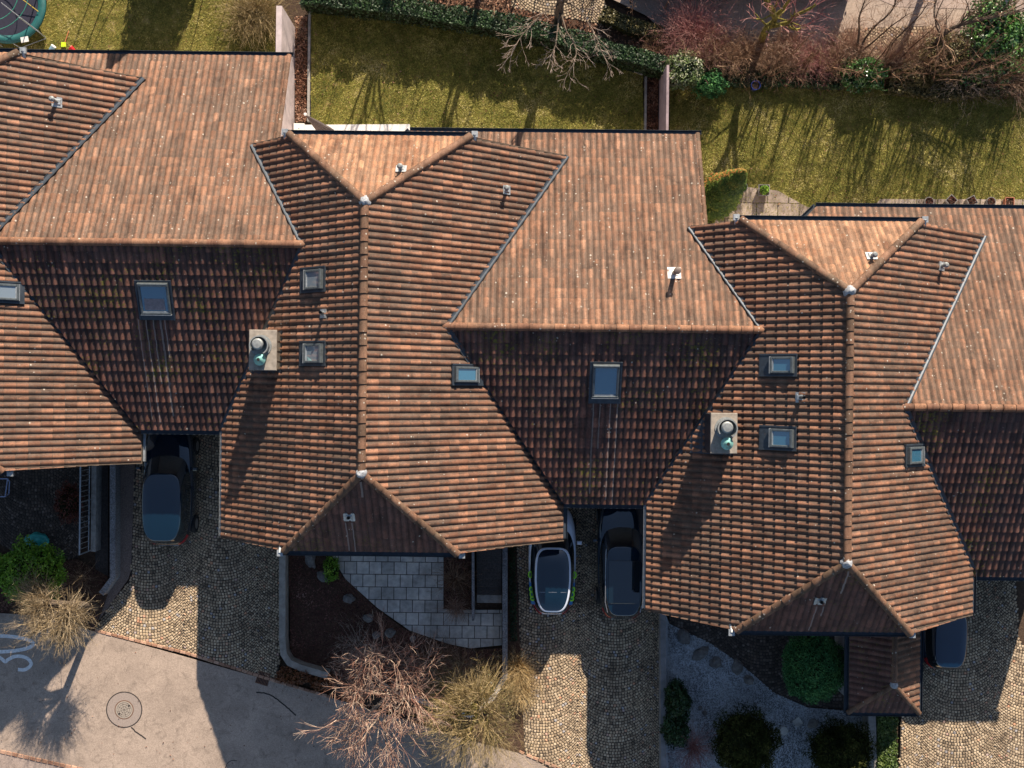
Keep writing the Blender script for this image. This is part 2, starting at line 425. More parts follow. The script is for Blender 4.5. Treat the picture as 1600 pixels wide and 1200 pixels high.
for n_ in NS:
    n_['sW'] = (ZR-n_['zW'])/(n_['xr']-n_['xW']); n_['sE'] = (ZR-n_['zE'])/(n_['xE']-n_['xr'])
    n_['cW'] = n_['xr']-(ZR-ZH)/n_['sW']; n_['cE'] = n_['xr']+(ZR-ZH)/n_['sE']; n_['cES'] = n_['cE']-.26
for e_ in EW:
    e_['sS'] = (ZE-ZS)/(e_['yr']-e_['yS']); e_['sN'] = (ZE-e_['zN'])/(e_['yN']-e_['yr'])

LAB = ['leftmost terraced house, orange ridge line running off the left edge of the photo',
       'middle terraced house with tiled roof, its paved yard and steps in front',
       'rightmost terraced house with tiled roof, round green bush in front of its gable']
houses = [thing('terraced_house', LAB[i], 'house', (NS[i]['xr'], (NS[i]['gS']+NS[i]['gN'])/2, 0), 'row of terraced houses with tiled roofs') for i in range(3)]
class Sub:            # parts are modelled in world metres, then hung on the house
    pass
def hang(o, root):
    o.parent = root
    o.matrix_parent_inverse = Matrix.Translation(-root.location)
    return o
_link = link
def link(name, me, parent=None):
    o = bpy.data.objects.new(name, me); COL.objects.link(o)
    if parent is not None:
        o.parent = parent
        r = parent
        while r.parent is not None: r = r.parent
        if r is parent:
            me.transform(Matrix.Translation(-r.location))
        else:
            # parts sit at their thing's origin, so a sub-part shares that frame
            me.transform(Matrix.Translation(-r.location))
    return o
# clip_to works in world metres -> undo / redo the shift
_clip = clip_to
def clip_to(o, poly):
    r = o
    while r.parent is not None: r = r.parent
    L = r.location.copy() if r is not o else V((0,0,0))
    _clip(o, [(x-L.x, y-L.y) for x, y in poly])

def ns_roof(k, root):
    n = NS[k]; sd_ = 100*k
    zW = lambda x, y: ZR - n['sW']*(n['xr']-x); zE = lambda x, y: ZR - n['sE']*(x-n['xr'])
    # west slope
    if k > 0:
        e = EW[k-1]
        xv = n['xr']-(ZR-ZE)/n['sW']
        zg = ZE - e['sN']*(n['gN']-e['yr']); xg = n['xr']-(ZR-zg)/n['sW']
        yc = e['yr']-(ZE-n['zW'])/e['sS']
        polyW = [(xv, e['yr']), (xg, n['gN']), (n['cW'], n['hN']), (n['xr'], n['yN']), (n['xr'], n['yS']), (n['cW'], n['hS']), (n['xW'], n['gS']), (n['xW'], yc)]
        n['vW'] = [(xg, n['gN'], zg), (xv, e['yr'], ZE), (n['xW'], yc, n['zW'])]
    else:
        polyW = [(n['xW'], n['gN']), (n['cW'], n['hN']), (n['xr'], n['yN']), (n['xr'], n['yS']), (n['cW'], n['hS']), (n['xW'], n['gS'])]
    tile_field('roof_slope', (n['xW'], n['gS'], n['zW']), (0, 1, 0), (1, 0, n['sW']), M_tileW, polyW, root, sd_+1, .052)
    deck(polyW, zW, root)
    e = EW[k] if k < 3 else None
    if e:
        xv = n['xr']+(ZR-ZE)/n['sE']
        zg = ZE - e['sN']*(n['gN']-e['yr']); xg = n['xr']+(ZR-zg)/n['sE']
        yc = e['yr']-(ZE-n['zE'])/e['sS'] if n['zE'] >= ZS else e['yS']
        polyE = [(n['xr'], n['yN']), (n['cE'], n['hN']), (xg, n['gN']), (xv, e['yr']), (n['xE'], yc), (n['xE'], n['gS']), (n['cES'], n['hS']), (n['xr'], n['yS'])]
        n['vE'] = [(xg, n['gN'], zg), (xv, e['yr'], ZE), (n['xE'], yc, n['zE'])]
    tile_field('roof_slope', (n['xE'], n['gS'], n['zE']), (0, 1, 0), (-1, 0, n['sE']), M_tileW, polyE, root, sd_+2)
    deck(polyE, zE, root)
    # half hips
    for s, yh, yr in ((1, n['hN'], n['yN']), (-1, n['hS'], n['yS'])):
        cE_ = n['cE'] if s > 0 else n['cES']
        sl_ = (ZR-ZH)/abs(yh-yr); poly = [(n['cW'], yh), (cE_, yh), (n['xr'], yr)]
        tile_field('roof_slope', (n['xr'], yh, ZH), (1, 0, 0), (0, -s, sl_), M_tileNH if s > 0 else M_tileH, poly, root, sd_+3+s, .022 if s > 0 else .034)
        deck(poly, lambda x, y: ZR - sl_*abs(y-yr), root)
        for cx in (n['cW'], cE_):
            A = V((cx, yh, ZH+.03+(.18 if cx == n['cES'] else 0))); B = V((n['xr'], yr, ZR+.03))
            o = caps(A, B, M_ridge if s < 0 else M_ridge, root, 'hip_cap', seed=sd_+int(cx*7))
        g = V((0, s*.09, -.02))
        a = V((n['cW']-.12, yh, ZH))+g; b = V((cE_+.12, yh, ZH))+g
        gutter([a, b], root)
        stub(a+V((-.04, 0, 0)), (0, -s, 0), root); stub(b+V((.04, 0, 0)), (0, -s, 0), root)
        # lead cap where hips and ridge meet
        mb = MB(); mb.lathe([(0, .165), (.08, .155), (.12, .09), (.155, .03), (.19, -.09)], (n['xr'], yr, ZR+.02), 16)
        mb.v = [tuple(V(p)+V(mnoise.noise_vector(V(p)*9))*.045) for p in mb.v]
        o = build(mb, 'lead_cap', M_lead, root, smooth=True)
    caps((n['xr'], n['yS'], ZR+.03), (n['xr'], n['yN'], ZR+.03), M_ridge, root, seed=sd_+9)
    # verge boards on the gables
    for y, s in ((n['gN'], 1), (n['gS'], -1)):
        for x0, z0, x1, z1 in ((n['xW'], n['zW'], n['cW'], ZH), (n['xE'], n['zE'], n['cE'], ZH)):
            if y > 0 and k > 0 and x0 == n['xW']: x0 = n['vW'][0][0]; z0 = n['vW'][0][2]
            elif s > 0 and x0 == n['xE']: x0 = n['vE'][0][0]; z0 = n['vE'][0][2]
            mb = MB(); mb.sweep([(-.015, -.19), (.015, -.19), (.015, .045), (-.015, .045)], (x0, y+s*.012, z0), (x1, y+s*.012, z1)); build(mb, 'verge_board', M_deck, root, fixn=True)
    # eave gutters along the open drive
    if k > 0: 
        y1 = n['vW'][2][1]
        gutter([(n['xW']-.045, n['gS']+.05, n['zW']), (n['xW']-.045, y1, n['zW'])], root, M_zincl)
    y1 = n['vE'][2][1]
    gutter([(n['xE']+.075, n['gS']+.05, n['zE']), (n['xE']+.075, y1, n['zE'])], root, M_zincl if k == 0 else M_zinc)
    # walls
    x0, x1 = n['xW']+1.0, n['xE']-1.75
    y0, y1 = n['gS']+1.25, n['gN']-.6
    pts = [(x0, -.3), (x0, zW(x0, 0)-.3), (n['cW'], ZH-.35), (n['cE'], ZH-.35), (x1, zE(x1, 0)-.3), (x1, -.3)]
    m_ = len(pts); mb = MB()
    mb.add([(x, y0, z) for x, z in pts]+[(x, y1, z) for x, z in pts], [tuple(range(m_)), tuple(range(2*m_-1, m_-1, -1))]+[(i, i+m_, (i+1)%m_+m_, (i+1)%m_) for i in range(m_)])
    build(mb, 'wall', M_plaster, root, fixn=True)
    # windows and door on the front gable (seen only from other places)
    for wx, wz0, wz1, nm in ((-2.2, .9, 2.1, 'window'), (.6, .9, 2.1, 'window'), (2.4, 0, 2.1, 'door'), (-.8, 3.2, 4.3, 'window')):
        mb = MB(); X = n['xr']+wx; mb.box(X-.5, X+.5, y0-.05, y0-.003, wz0, wz1, 0)
        w = build(mb, nm, M_white if nm == 'window' else M_deck, root)
        if nm == 'window':
            mb = MB(); mb.box(X-.43, X+.43, y0-.06, y0-.052, wz0+.07, wz1-.07); build(mb, 'pane', M_glass, w)

def ew_roof(k, root):
    e = EW[k]; a = NS[k]; b = NS[k+1]
    zN = lambda x, y: ZE - e['sN']*(y-e['yr']); zS = lambda x, y: ZE - e['sS']*(e['yr']-y)
    va, vb = a['vE'], b.get('vW')
    if vb is None:
        vb = [(20.1, b['gN'], 0), (20.1, e['yr'], ZE), (20.1, e['yS'], ZS)]
    polyN = [(va[1][0], e['yr']), (vb[1][0], e['yr']), (vb[0][0], b['gN']), (e['xv'], b['gN']), (e['xv'], e['yN']), (e['xw'], e['yN']), (e['xw']-.5, e['yN']-.5), (e['xw']-.5, a['gN']), (va[0][0], a['gN'])]
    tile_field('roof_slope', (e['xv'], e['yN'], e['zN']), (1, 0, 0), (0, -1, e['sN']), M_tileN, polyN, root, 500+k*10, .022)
    dkN = [(va[1][0], e['yr']), (vb[1][0], e['yr']), (vb[0][0], b['gN']-.02), (e['xv'], b['gN']-.02), (e['xv'], e['yN']), (e['xw'], e['yN']), (e['xw']-.5, e['yN']-.5), (e['xw']-.5, a['gN']+.02), (va[0][0], a['gN']+.02)]
    deck(dkN, zN, root)
    polyS = [(va[1][0], e['yr']), (va[2][0], va[2][1]), (va[2][0], e['yS']), (vb[2][0], e['yS']), (vb[2][0], vb[2][1]), (vb[1][0], e['yr'])]
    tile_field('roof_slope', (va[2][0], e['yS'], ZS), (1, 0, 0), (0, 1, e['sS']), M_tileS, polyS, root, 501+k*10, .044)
    deck(polyS, zS, root)
    caps((va[1][0]-.1, e['yr'], ZE+.03), (vb[1][0]+.15, e['yr'], ZE+.03), M_ridge2, root, seed=510+k)
    gutter([(e['xw']-.0, e['yN']+.075, e['zN']), (e['xv']+.12, e['yN']+.075, e['zN'])], root)
    gutter([(e['xw']-.6, e['yN']-.5, e['zN']), (e['xw']-.02, e['yN']+.06, e['zN'])], root)
    gutter([(va[2][0]+.02, e['yS']-.075, ZS), (vb[2][0]-.02, e['yS']-.075, ZS)], root)
    # verge tiles along the free east edge
    caps((e['xv']-.03, e['yN'], e['zN']+.02), (e['xv']-.03, (b['gN']+.05 if k < 2 else e['yr']), (zN(0, b['gN']) if k < 2 else ZE)+.02), M_ridge, root, 'verge_cap', rad=.085, seed=520+k)
    # valley flashings
    for v_ in (va, vb):
        for p, q in ((v_[0], v_[1]), (v_[1], v_[2])):
            p = V(p); q = V(q)
            if p.z == 0 or (k == 2 and v_ is vb): continue
            if p.z > q.z: q, p = p, q
            hd = V((q.x-p.x, q.y-p.y, 0)).normalized(); sdv = V((hd.y, -hd.x, 0))
            mb = MB(); w = .085; lift = .10
            L = [p-sdv*w, p-sdv*.05, p, p+sdv*.05, p+sdv*w]; Q = [q-sdv*w, q-sdv*.05, q, q+sdv*.05, q+sdv*w]
            hh = [.035, .0, -.02, .0, .035]
            vs = [c+V((0,0,lift+h)) for c, h in zip(L, hh)]+[c+V((0,0,lift+h)) for c, h in zip(Q, hh)]
            vs += [c+V((0,0,lift-.10)) for c in (L[0], L[4], Q[4], Q[0])]
            mb.add(vs, [(i, i+1, i+6, i+5) for i in range(4)]+[(0, 5, 13, 10), (4, 11, 12, 9)])
            build(mb, 'valley_flashing', M_zinc, root, fixn=False)
    # long wing walls: open car port in front, so the wall stands back
    x0, x1 = a['xE']-1.75, b['xW']+1.0
    y0, y1 = e['yS']+3.4, e['yN']-.9
    for xa, xb, ya, yb in ((x0, x1, y0, min(y1, b['gN']-.7)), (x0 if k == 0 else max(x0, e['xw']+.7), e['xv']-.35, min(y1, b['gN']-.7), y1)):
        pts = [(ya, -.3), (ya, (zS(0, ya) if ya < e['yr'] else zN(0, ya))-.3)] + ([(e['yr'], ZE-.4)] if ya < e['yr'] < yb else []) + [(yb, zN(0, yb)-.3), (yb, -.3)]
        m_ = len(pts); mb = MB()
        mb.add([(xa, y, z) for y, z in pts]+[(xb, y, z) for y, z in pts], [tuple(range(m_)), tuple(range(2*m_-1, m_-1, -1))]+[(i, i+m_, (i+1)%m_+m_, (i+1)%m_) for i in range(m_)])
        build(mb, 'wall', M_plaster, root, fixn=True)

NS[3]['xW'] = 19.0
for k in range(3): ns_roof(k, houses[k])
for k in range(3): ew_roof(k, houses[k])
mb = MB(); mb.prism([(19.82, -6.3), (20.02, -6.3), (20.02, EW[2]['yr']), (19.82, EW[2]['yr'])], -.3, lambda x, y: ZE-EW[2]['sS']*(EW[2]['yr']-y)-.2); build(mb, 'added_carport_wall', M_plaster, houses[2])  # unseen wall added to close a light leak on the drive

# ---- fittings on the roofs
def planeW(k): n = NS[k]; return (lambda x, y: ZR - n['sW']*(n['xr']-x)), V((1, 0, n['sW'])).normalized(), V((0, 1, 0))
def planeE(k): n = NS[k]; return (lambda x, y: ZR - n['sE']*(x-n['xr'])), V((-1, 0, n['sE'])).normalized(), V((0, 1, 0))
def planeN(k): e = EW[k]; return (lambda x, y: ZE - e['sN']*(y-e['yr'])), V((0, -1, e['sN'])).normalized(), V((1, 0, 0))
def planeS(k): e = EW[k]; return (lambda x, y: ZE - e['sS']*(e['yr']-y)), V((0, 1, e['sS'])).normalized(), V((1, 0, 0))
def planeHN(k): n = NS[k]; s_ = (ZR-ZH)/(n['hN']-n['yN']); return (lambda x, y: ZR - s_*(y-n['yN'])), V((0, -1, s_)).normalized(), V((1, 0, 0))
def planeHS(k): n = NS[k]; s_ = (ZR-ZH)/(n['yS']-n['hS']); return (lambda x, y: ZR - s_*(n['yS']-y)), V((0, 1, s_)).normalized(), V((1, 0, 0))
def on_plane(px, py, pl):
    z = 5.0
    for _ in range(20):
        p = P(px, py, z); z = .5*z + .5*(pl[0](p.x, p.y))
    return P(px, py, z)
def frame_at(p, pl):
    zf, vd, ud = pl; nn = ud.cross(vd)
    if nn.z < 0: ud = -ud; nn = ud.cross(vd)
    M = Matrix((ud, vd, nn)).transposed().to_4x4(); M.translation = p; return M
def skylight(px0, py0, px1, py1, pl, root, apron=.16, side=1, grey=False, hood=False):
    """px box = flashing as seen; v = up the slope"""
    c = on_plane((px0+px1)/2, (py0+py1)/2, pl); M = frame_at(c, pl); Mi = M.inverted()
    cs = [Mi @ on_plane(a, b, pl) for a in (px0, px1) for b in (py0, py1)]
    u0, u1 = min(q.x for q in cs), max(q.x for q in cs); v0, v1 = min(q.y for q in cs), max(q.y for q in cs)
    mb = MB(); mb.box(u0, u1, v0, v1, -.02, .106, M=M)
    # raised side welts
    mb.box(u0, u0+.05, v0, v1, .106, .122, M=M); mb.box(u1-.05, u1, v0, v1, .106, .122, M=M)
    fl = build(mb, 'skylight', M_zinc, root)
    a = (v1-v0)*apron; t = .10; iu0, iu1, iv0, iv1 = u0+t, u1-t, v0+a, v1-.07
    h = .20; w = .075; mb = MB()
    mb.box(iu0, iu1, iv0, iv0+w, .06, h, M=M, bev=.015); mb.box(iu0, iu1, iv1-w*1.3, iv1, .06, h+.03, M=M, bev=.015)
    mb.box(iu0, iu0+w, iv0+w, iv1-w*1.3, .06, h-.004, M=M, bev=.015); mb.box(iu1-w, iu1, iv0+w, iv1-w*1.3, .06, h-.004, M=M, bev=.015)
    build(mb, 'frame', M_frame, fl)
    mb = MB(); mb.box(iu0+w, iu1-w, iv0+w, iv1-w*1.3, .06, h-.045, M=M); build(mb, 'pane', M_glassg if grey else M_glass, fl)
    mb = MB(); mb.box(iu0+w, iu1-w, iv0+w+.004, iv0+w+.03, h-.044, h-.02, M=M); mb.box(iu0-.01, iu1+.01, iv0-.018, iv0-.003, .09, h+.006, M=M); build(mb, 'trim_strip', M_zincl, fl)
    return fl
M_frame = simple('window_frame_grey', (.11, .13, .14), .4, .3, .3, 10)
M_pipe = simple('vent_plastic', (.16, .12, .10), .6)
M_pipel = simple('vent_metal', (.28, .30, .30), .5, .3)
def vent(px, py, pl, root, kind=0, L=.4, w=.36, dirx=0):
    p = on_plane(px, py, pl); M = frame_at(p, pl)
    mb = MB(); mb.box(-w/2, w/2, -w/2, w/2, -.02, .068, M=M); mb.box(-w*.3, w*.3, -w*.36, w*.3, .068, .10, M=M, bev=.03)
    o = build(mb, 'vent', M_white if kind == 2 else M_zincl, root)
    q = p + M.to_3x3() @ V((0, 0, .06))
    mb = MB()
    if kind == 0:      # straight capped stack
        mb.tube([q, q+V((0, 0, L))], .055, 12); mb.tube([q+V((0,0,L)), q+V((0,0,L+.03)), q+V((0,0,L+.09))], [.09, .095, .04], 12)
        pp = build(mb, 'pipe', M_pipel, o)
    elif kind == 1:    # open pipe
        mb.tube([q, q+V((0, 0, L))], .055, 12, cap=False); pp = build(mb, 'pipe', M_frame, o)
        mb = MB(); mb.tube([q+V((0,0,L-.05)), q+V((0,0,L-.04))], .05, 12); build(mb, 'pipe_opening', M_dark, o)
    else:              # tall dark stack with round cowl
        mb.tube([q, q+V((0, 0, L))], .075, 14); mb.tube([q+V((0,0,L)), q+V((0,0,L+.02)), q+V((0,0,L+.12)), q+V((0,0,L+.15))], [.08, .12, .11, .05], 14)
        pp = build(mb, 'pipe', M_pipe, o)
    auto_smooth(pp); return o
H = houses
s1_ = skylight(220, 437, 268, 498, planeS(0), H[0])
q_ = on_plane(244, 473, planeS(0)); Mq = frame_at(q_, planeS(0)); mb = MB(); mb.box(-.33, .33, -.2, .2, .156, .162, M=Mq); build(mb, 'blind', simple('blind_cloth', (.22, .2, .22), .8), s1_)
skylight(922, 564, 969, 628, planeS(1), H[1])
skylight(704, 569, 752, 602, planeE(1), H[1], .2); skylight(-12, 441, 37, 473, planeE(0), H[0], .2, grey=True); skylight(1411, 694, 1441, 728, planeE(2), H[2], .2)
skylight(473, 419, 511, 456, planeW(1), H[1], .25, grey=True); skylight(472, 533, 511, 572, planeW(1), H[1], .25, grey=True)
skylight(1189, 553, 1247, 588, planeW(2), H[2], .32); skylight(1189, 666, 1246, 702, planeW(2), H[2], .32)
vent(627, 266, planeHN(1), H[1], 0, .38, .34); vent(1361, 402, planeHN(2), H[2], 0, .30, .34)
vent(790, 297, planeE(1), H[1], 0, .38, .30); vent(1469, 416, planeE(2), H[2], 0, .36, .30); vent(88, 160, planeE(0), H[0], 0, .42, .34)
vent(507, 490, planeW(1), H[1], 1, .5, .28); vent(1252, 621, planeW(2), H[2], 1, .45, .32)
vent(1053, 428, planeN(1), H[1], 2, .72, .44)
vent(546, 806, planeHS(1), H[1], 1, .2, .36); vent(1281, 937, planeHS(2), H[2], 1, .2, .36)

M_capst = simple('chimney_slab', (.30, .265, .225), .85, var=.3, scale=5, bumps=.3)
M_flash = simple('chimney_sheet', (.30, .27, .22), .5, .5, .35, 5)
M_cop = simple('copper_cowl', (.25, .55, .52), .5, .4, .25, 12)
def chimney(px0, py0, px1, py1, k, root, cowl):
    z = 6.2
    a = P(px0, py1, z); b = P(px1, py0, z)
    x0, x1, y0, y1 = a.x, b.x, a.y, b.y
    mb = MB(); mb.box(x0+.05, x1-.05, y0+.05, y1-.05, 3.4, z-.09); mb.box(x0+.08, x0+.1, y0-.02, y0+.049, 3.4, z-.3)
    for i in range(1, 4):
        yy = y0 + (y1-y0)*i/4; mb.box(x0+.035, x1-.035, yy-.012, yy+.012, 3.4, z-.14)
    ch = build(mb, 'chimney', M_flash if k == 1 else M_zinc, root)
    mb = MB(); mb.box(x0, x1, y0, y1, z-.09, z, bev=.015); build(mb, 'slab', M_capst, ch)
    mb = MB()
    n = NS[k]; M = frame_at(V((0,0,0)), planeW(k)); 
    for (xa, xb, ya, yb) in ((x0-.12, x1+.10, y0-.10, y0+.045), (x0-.12, x1+.10, y1-.045, y1+.08), (x0-.38, x0+.045, y0-.10, y1+.08), (x1-.045, x1+.12, y0-.10, y1+.08)):
        zf = lambda x, y: ZR - n['sW']*(n['xr']-x)
        mb.prism([(xa, ya), (xb, ya), (xb, yb), (xa, yb)], lambda x, y: zf(x, y)-.02, lambda x, y: zf(x, y)+(.075 if xa != x0-.38 else .083))
    build(mb, 'flashing', M_zinc, ch)
    (cx, cy, r1), (dx, dy, r2) = cowl
    c = P(cx, cy, z); d = P(dx, dy, z+.05)
    mb = MB(); c.z = z
    mb.tube([c, c+V((0,0,.03))], r1*1.15, 20); 
    mb.lathe([(r1*.95, .03), (r1, .35), (r1*1.02, .36), (r1*.9, .36), (r1*.85, .05)], c, 22, a0=R(-60), a1=R(215))
    mb.lathe([(r1*.55, .03), (r1*.6, .42), (r1*.45, .46), (0.001, .47)], c+V((-.03, .04, 0)), 18)
    o = build(mb, 'cowl', M_pipel, ch, smooth=False); auto_smooth(o)
    mb = MB(); d.z = z
    mb.lathe([(r2*.7, .0), (r2*.75, .12), (r2, .15), (r2*.98, .2), (r2*.35, .32), (r2*.3, .36), (0.001, .37)], d, 20)
    o = build(mb, 'flue_cap', M_cop, ch); auto_smooth(o)
    mb = MB(); mb.lathe([(r2*.28, .371), (.001, .372)], d, 12); build(mb, 'flue_opening', M_dark, ch)
chimney(388.5, 515.5, 432.5, 578.5, 1, H[1], ((408, 540, .30), (407, 562, .19)))
chimney(1110, 645.5, 1152.5, 708.5, 2, H[2], ((1134, 669, .31), (1135, 693, .20)))

# ------------------------------------------------------------------ small porch roof in front of the right house
zp, zt = 2.6, 3.66
po = thing('porch', 'small porch with its own little tiled hip roof in front of the right house', 'porch', (13.1, -10.3, 0))
xL, xR_, xM = P(1326, 1050, zp).x, P(1436, 1050, zp).x, 0
xM = (xL+xR_)/2; yB = P(1380, 1113, zp).y; yT = -7.2; yP = yB+1.25
sl_ = (zt-zp)/(xM-xL)
tile_field('roof_slope', (xL, yB, zp), (0, 1, 0), (1, 0, sl_), M_tileH, [(xL, yB), (xM, yP), (xM, yT), (xL, yT)], po, 801)
tile_field('roof_slope', (xR_, yB, zp), (0, 1, 0), (-1, 0, sl_), M_tileW, [(xR_, yB), (xM, yP), (xM, yT), (xR_, yT)], po, 802)
tile_field('roof_slope', (xM, yB, zp), (1, 0, 0), (0, 1, (zt-zp)/1.25), M_tileH, [(xL, yB), (xR_, yB), (xM, yP)], po, 803)
deck([(xL, yB), (xM, yP), (xM, yT), (xL, yT)], lambda x, y: zp+sl_*(x-xL), po); deck([(xR_, yB), (xM, yP), (xM, yT), (xR_, yT)], lambda x, y: zp+sl_*(xR_-x), po)
deck([(xL, yB), (xR_, yB), (xM, yP)], lambda x, y: zp+(zt-zp)/1.25*(y-yB), po)
caps((xM, yP, zt+.02), (xM, yT, zt+.02), M_ridge, po, seed=81, rad=.1); caps((xL, yB, zp+.02), (xM, yP, zt+.02), M_ridge, po, 'hip_cap', seed=82, rad=.09); caps((xR_, yB, zp+.02), (xM, yP, zt+.02), M_ridge, po, 'hip_cap', seed=83, rad=.09)
gutter([(xL-.07, yB-.07, zp), (xL-.07, yT, zp)], po); gutter([(xR_+.07, yB-.07, zp), (xR_+.07, yT, zp)], po); gutter([(xL-.07, yB-.07, zp-.002), (xR_+.07, yB-.07, zp-.002)], po)
mb = MB(); mb.lathe([(0, .13), (.07, .11), (.12, .05), (.14, -.05)], (xM, yP, zt+.02), 12); build(mb, 'lead_cap', M_lead, po, smooth=True)
mb = MB(); mb.box(xL+.25, xL+.45, yB+.2, yT, 0, zp-.05); build(mb, 'side_wall', M_plaster, po)
for cx in (xR_-.35,):
    mb = MB(); mb.box(cx-.07, cx+.07, yB+.25, yB+.39, 0, zp-.1); build(mb, 'post', M_deck, po)

# ------------------------------------------------------------------ ground
ZG = -.2; ZL = -.08
def soil_mat(name, a, b_, c_, sc=9):
    m, nt, b = mat(name)
    n1 = noise(nt, sc, 6, .75); n2 = noise(nt, sc*5, 4, .7); n3 = noise(nt, .5, 3, .6)
    col = ramp(nt, [(.3, a), (.55, b_), (.75, c_)], n1)
    col = mixc(nt, 1.0, col, ramp(nt, [(.25, (.5,)*3), (.8, (1.5,)*3)], n2), 'MULTIPLY')
    col = mixc(nt, 1.0, col, ramp(nt, [(.3, (.75,)*3), (.7, (1.2,)*3)], n3), 'MULTIPLY')
    nt.links.new(col, b.inputs['Base Color']); b.inputs['Roughness'].default_value = .95; b.inputs['Specular IOR Level'].default_value = .2
    bump(nt, b, n2, .8, .03); return m
M_soil = soil_mat('soil', (.045, .03, .022), (.09, .06, .042), (.16, .105, .07))
M_turf = soil_mat('turf', (.06, .07, .012), (.18, .15, .035), (.36, .28, .13), 3)
M_gravel = soil_mat('gravel_mix', (.40, .43, .47), (.68, .72, .77), (.88, .9, .93), 30)
def asphalt_mat(name, base):
    m, nt, b = mat(name)
    n1 = noise(nt, .7, 5, .6, dist=.6); n2 = noise(nt, 60, 3, .7); n3 = noise(nt, 3.2, 6, .7, dist=1.2); n4 = noise(nt, 18, 5, .75)
    col = ramp(nt, [(.25, tuple(c*.78 for c in base)), (.7, tuple(c*1.15 for c in base))], n1)
    col = mixc(nt, ramp(nt, [(.50, (0,)*3), (.70, (.62,)*3)], n3), col, tuple(c*.42 for c in base))
    col = mixc(nt, 1.0, col, ramp(nt, [(.3, (.62,)*3), (.7, (1.25,)*3)], n2), 'MULTIPLY')
    col = mixc(nt, 1.0, col, ramp(nt, [(.3, (.8,)*3), (.6, (1.1,)*3)], n4), 'MULTIPLY')
    nt.links.new(col, b.inputs['Base Color']); b.inputs['Roughness'].default_value = .9; b.inputs['Specular IOR Level'].default_value = .25
    bump(nt, b, n2, .5, .01); return m
M_asph = asphalt_mat('asphalt', (.44, .35, .285)); M_asph2 = asphalt_mat('asphalt_pale', (.42, .33, .28))
M_joint = simple('joint_sand', (.050, .042, .036), .95, var=.4, scale=20)
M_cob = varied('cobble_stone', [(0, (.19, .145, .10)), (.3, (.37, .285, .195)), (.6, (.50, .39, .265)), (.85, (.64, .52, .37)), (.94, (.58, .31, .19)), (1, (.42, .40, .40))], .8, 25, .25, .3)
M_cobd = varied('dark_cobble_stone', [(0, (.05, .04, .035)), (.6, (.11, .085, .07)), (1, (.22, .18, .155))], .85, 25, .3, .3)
M_slab = varied('stone_slab', [(0, (.40, .40, .38)), (1, (.56, .56, .53))], .85, 5, .28, .4)
M_brick = varied('edge_brick', [(0, (.28, .15, .10)), (.5, (.42, .24, .16)), (1, (.55, .35, .25))], .85, 20, .3, .4)
def slab(name, pts, z, m, kind='structure', th=.03, **kw):
    mb = MB(); mb.prism([(p[0], p[1]) for p in pts], z-th, z)
    o = build(mb, name, m, fixn=True); o['kind'] = kind; return o
def pxs(pts, z): return [PX(a, b, z) for a, b in pts]
gm = MB(); G = 60; c_ = [(-90+i*3, -90+j*3) for j in range(G+1) for i in range(G+1)]
gm.add([(x, y, -.34) for x, y in c_], [(j*(G+1)+i, j*(G+1)+i+1, (j+1)*(G+1)+i+1, (j+1)*(G+1)+i) for j in range(G) for i in range(G)])
build(gm, 'ground', M_soil)['kind'] = 'structure'

def cobbles(name, poly, z, m, s=.112, w=2.75, x0=0.0, kind='structure'):
    """segment-arc stone setts: each arc hangs between two cusps, rows stacked down the drive"""
    r = random.Random(len(poly)*13+int(poly[0][0]*10))
    slab(name, poly, z-.022, M_joint, th=.2)
    xs = [p[0] for p in poly]; ys = [p[1] for p in poly]
    mb = MB(); Rr = w*.61; half = w/2; amax = math.asin(half/Rr)
    nst = int(round(2*amax*Rr/s))
    c0 = int((min(xs)-x0)/w)-2; c1 = int((max(xs)-x0)/w)+2
    rows = int((max(ys)-min(ys)+Rr*1.5)/s)+4
    ybase = min(ys)-.6
    for c in range(c0, c1):
        xc = x0+(c+.5)*w
        for k in range(rows):
            off = r.uniform(-.5, .5)
            for q in range(nst):
                a = -amax + (q+.5+off*.6)*2*amax/nst
                if abs(a) > amax: continue
                x = xc+Rr*sin(a); y = ybase + k*s + Rr - Rr*cos(a)
                x += r.gauss(0, .003); y += r.gauss(0, .004)
                if not inside(x, y, poly): continue
                rs = s*.5*.93*max(.62, cos(a))*r.uniform(.9, 1.03); ts = s*.5*.92*r.uniform(.88, 1.04)
                rot = a + r.gauss(0, .06); ca, sa = cos(rot), sin(rot); h = r.uniform(-.004, .004)
                def T(u, v, zz): return (x+u*ca-v*sa, y+u*sa+v*ca, z+zz+h)
                b_ = .014; j = [r.uniform(.88, 1.05) for _ in range(4)]
                vs = [T(-ts*j[0], -rs, -.03), T(ts, -rs*j[1], -.03), T(ts*j[2], rs, -.03), T(-ts, rs*j[3], -.03),
                      T(-ts*j[0]+b_, -rs+b_, 0), T(ts-b_, -rs*j[1]+b_, 0), T(ts*j[2]-b_, rs-b_, 0), T(-ts+b_, rs*j[3]-b_, 0)]
                mb.add(vs, [(4,5,6,7),(0,1,5,4),(1,2,6,5),(2,3,7,6),(3,0,4,7)], 0, (min(1, max(0, r.gauss(.5, .24))), r.random()))
    o = build(mb, name+'_setts', m); o['kind'] = kind; return o
D1 = pxs([(212, 640), (372, 640), (447, 830), (440, 1010), (432, 1062), (148, 984), (172, 945), (204, 905), (210, 740)], ZG)
D2 = pxs([(806, 730), (1030, 730), (1032, 1240), (925, 1240), (820, 1178), (812, 1000), (806, 850)], ZG)
D3 = pxs([(1440, 840), (1585, 840), (1592, 1000), (1660, 1080), (1660, 1240), (1405, 1240), (1408, 1112), (1440, 1112)], ZG)
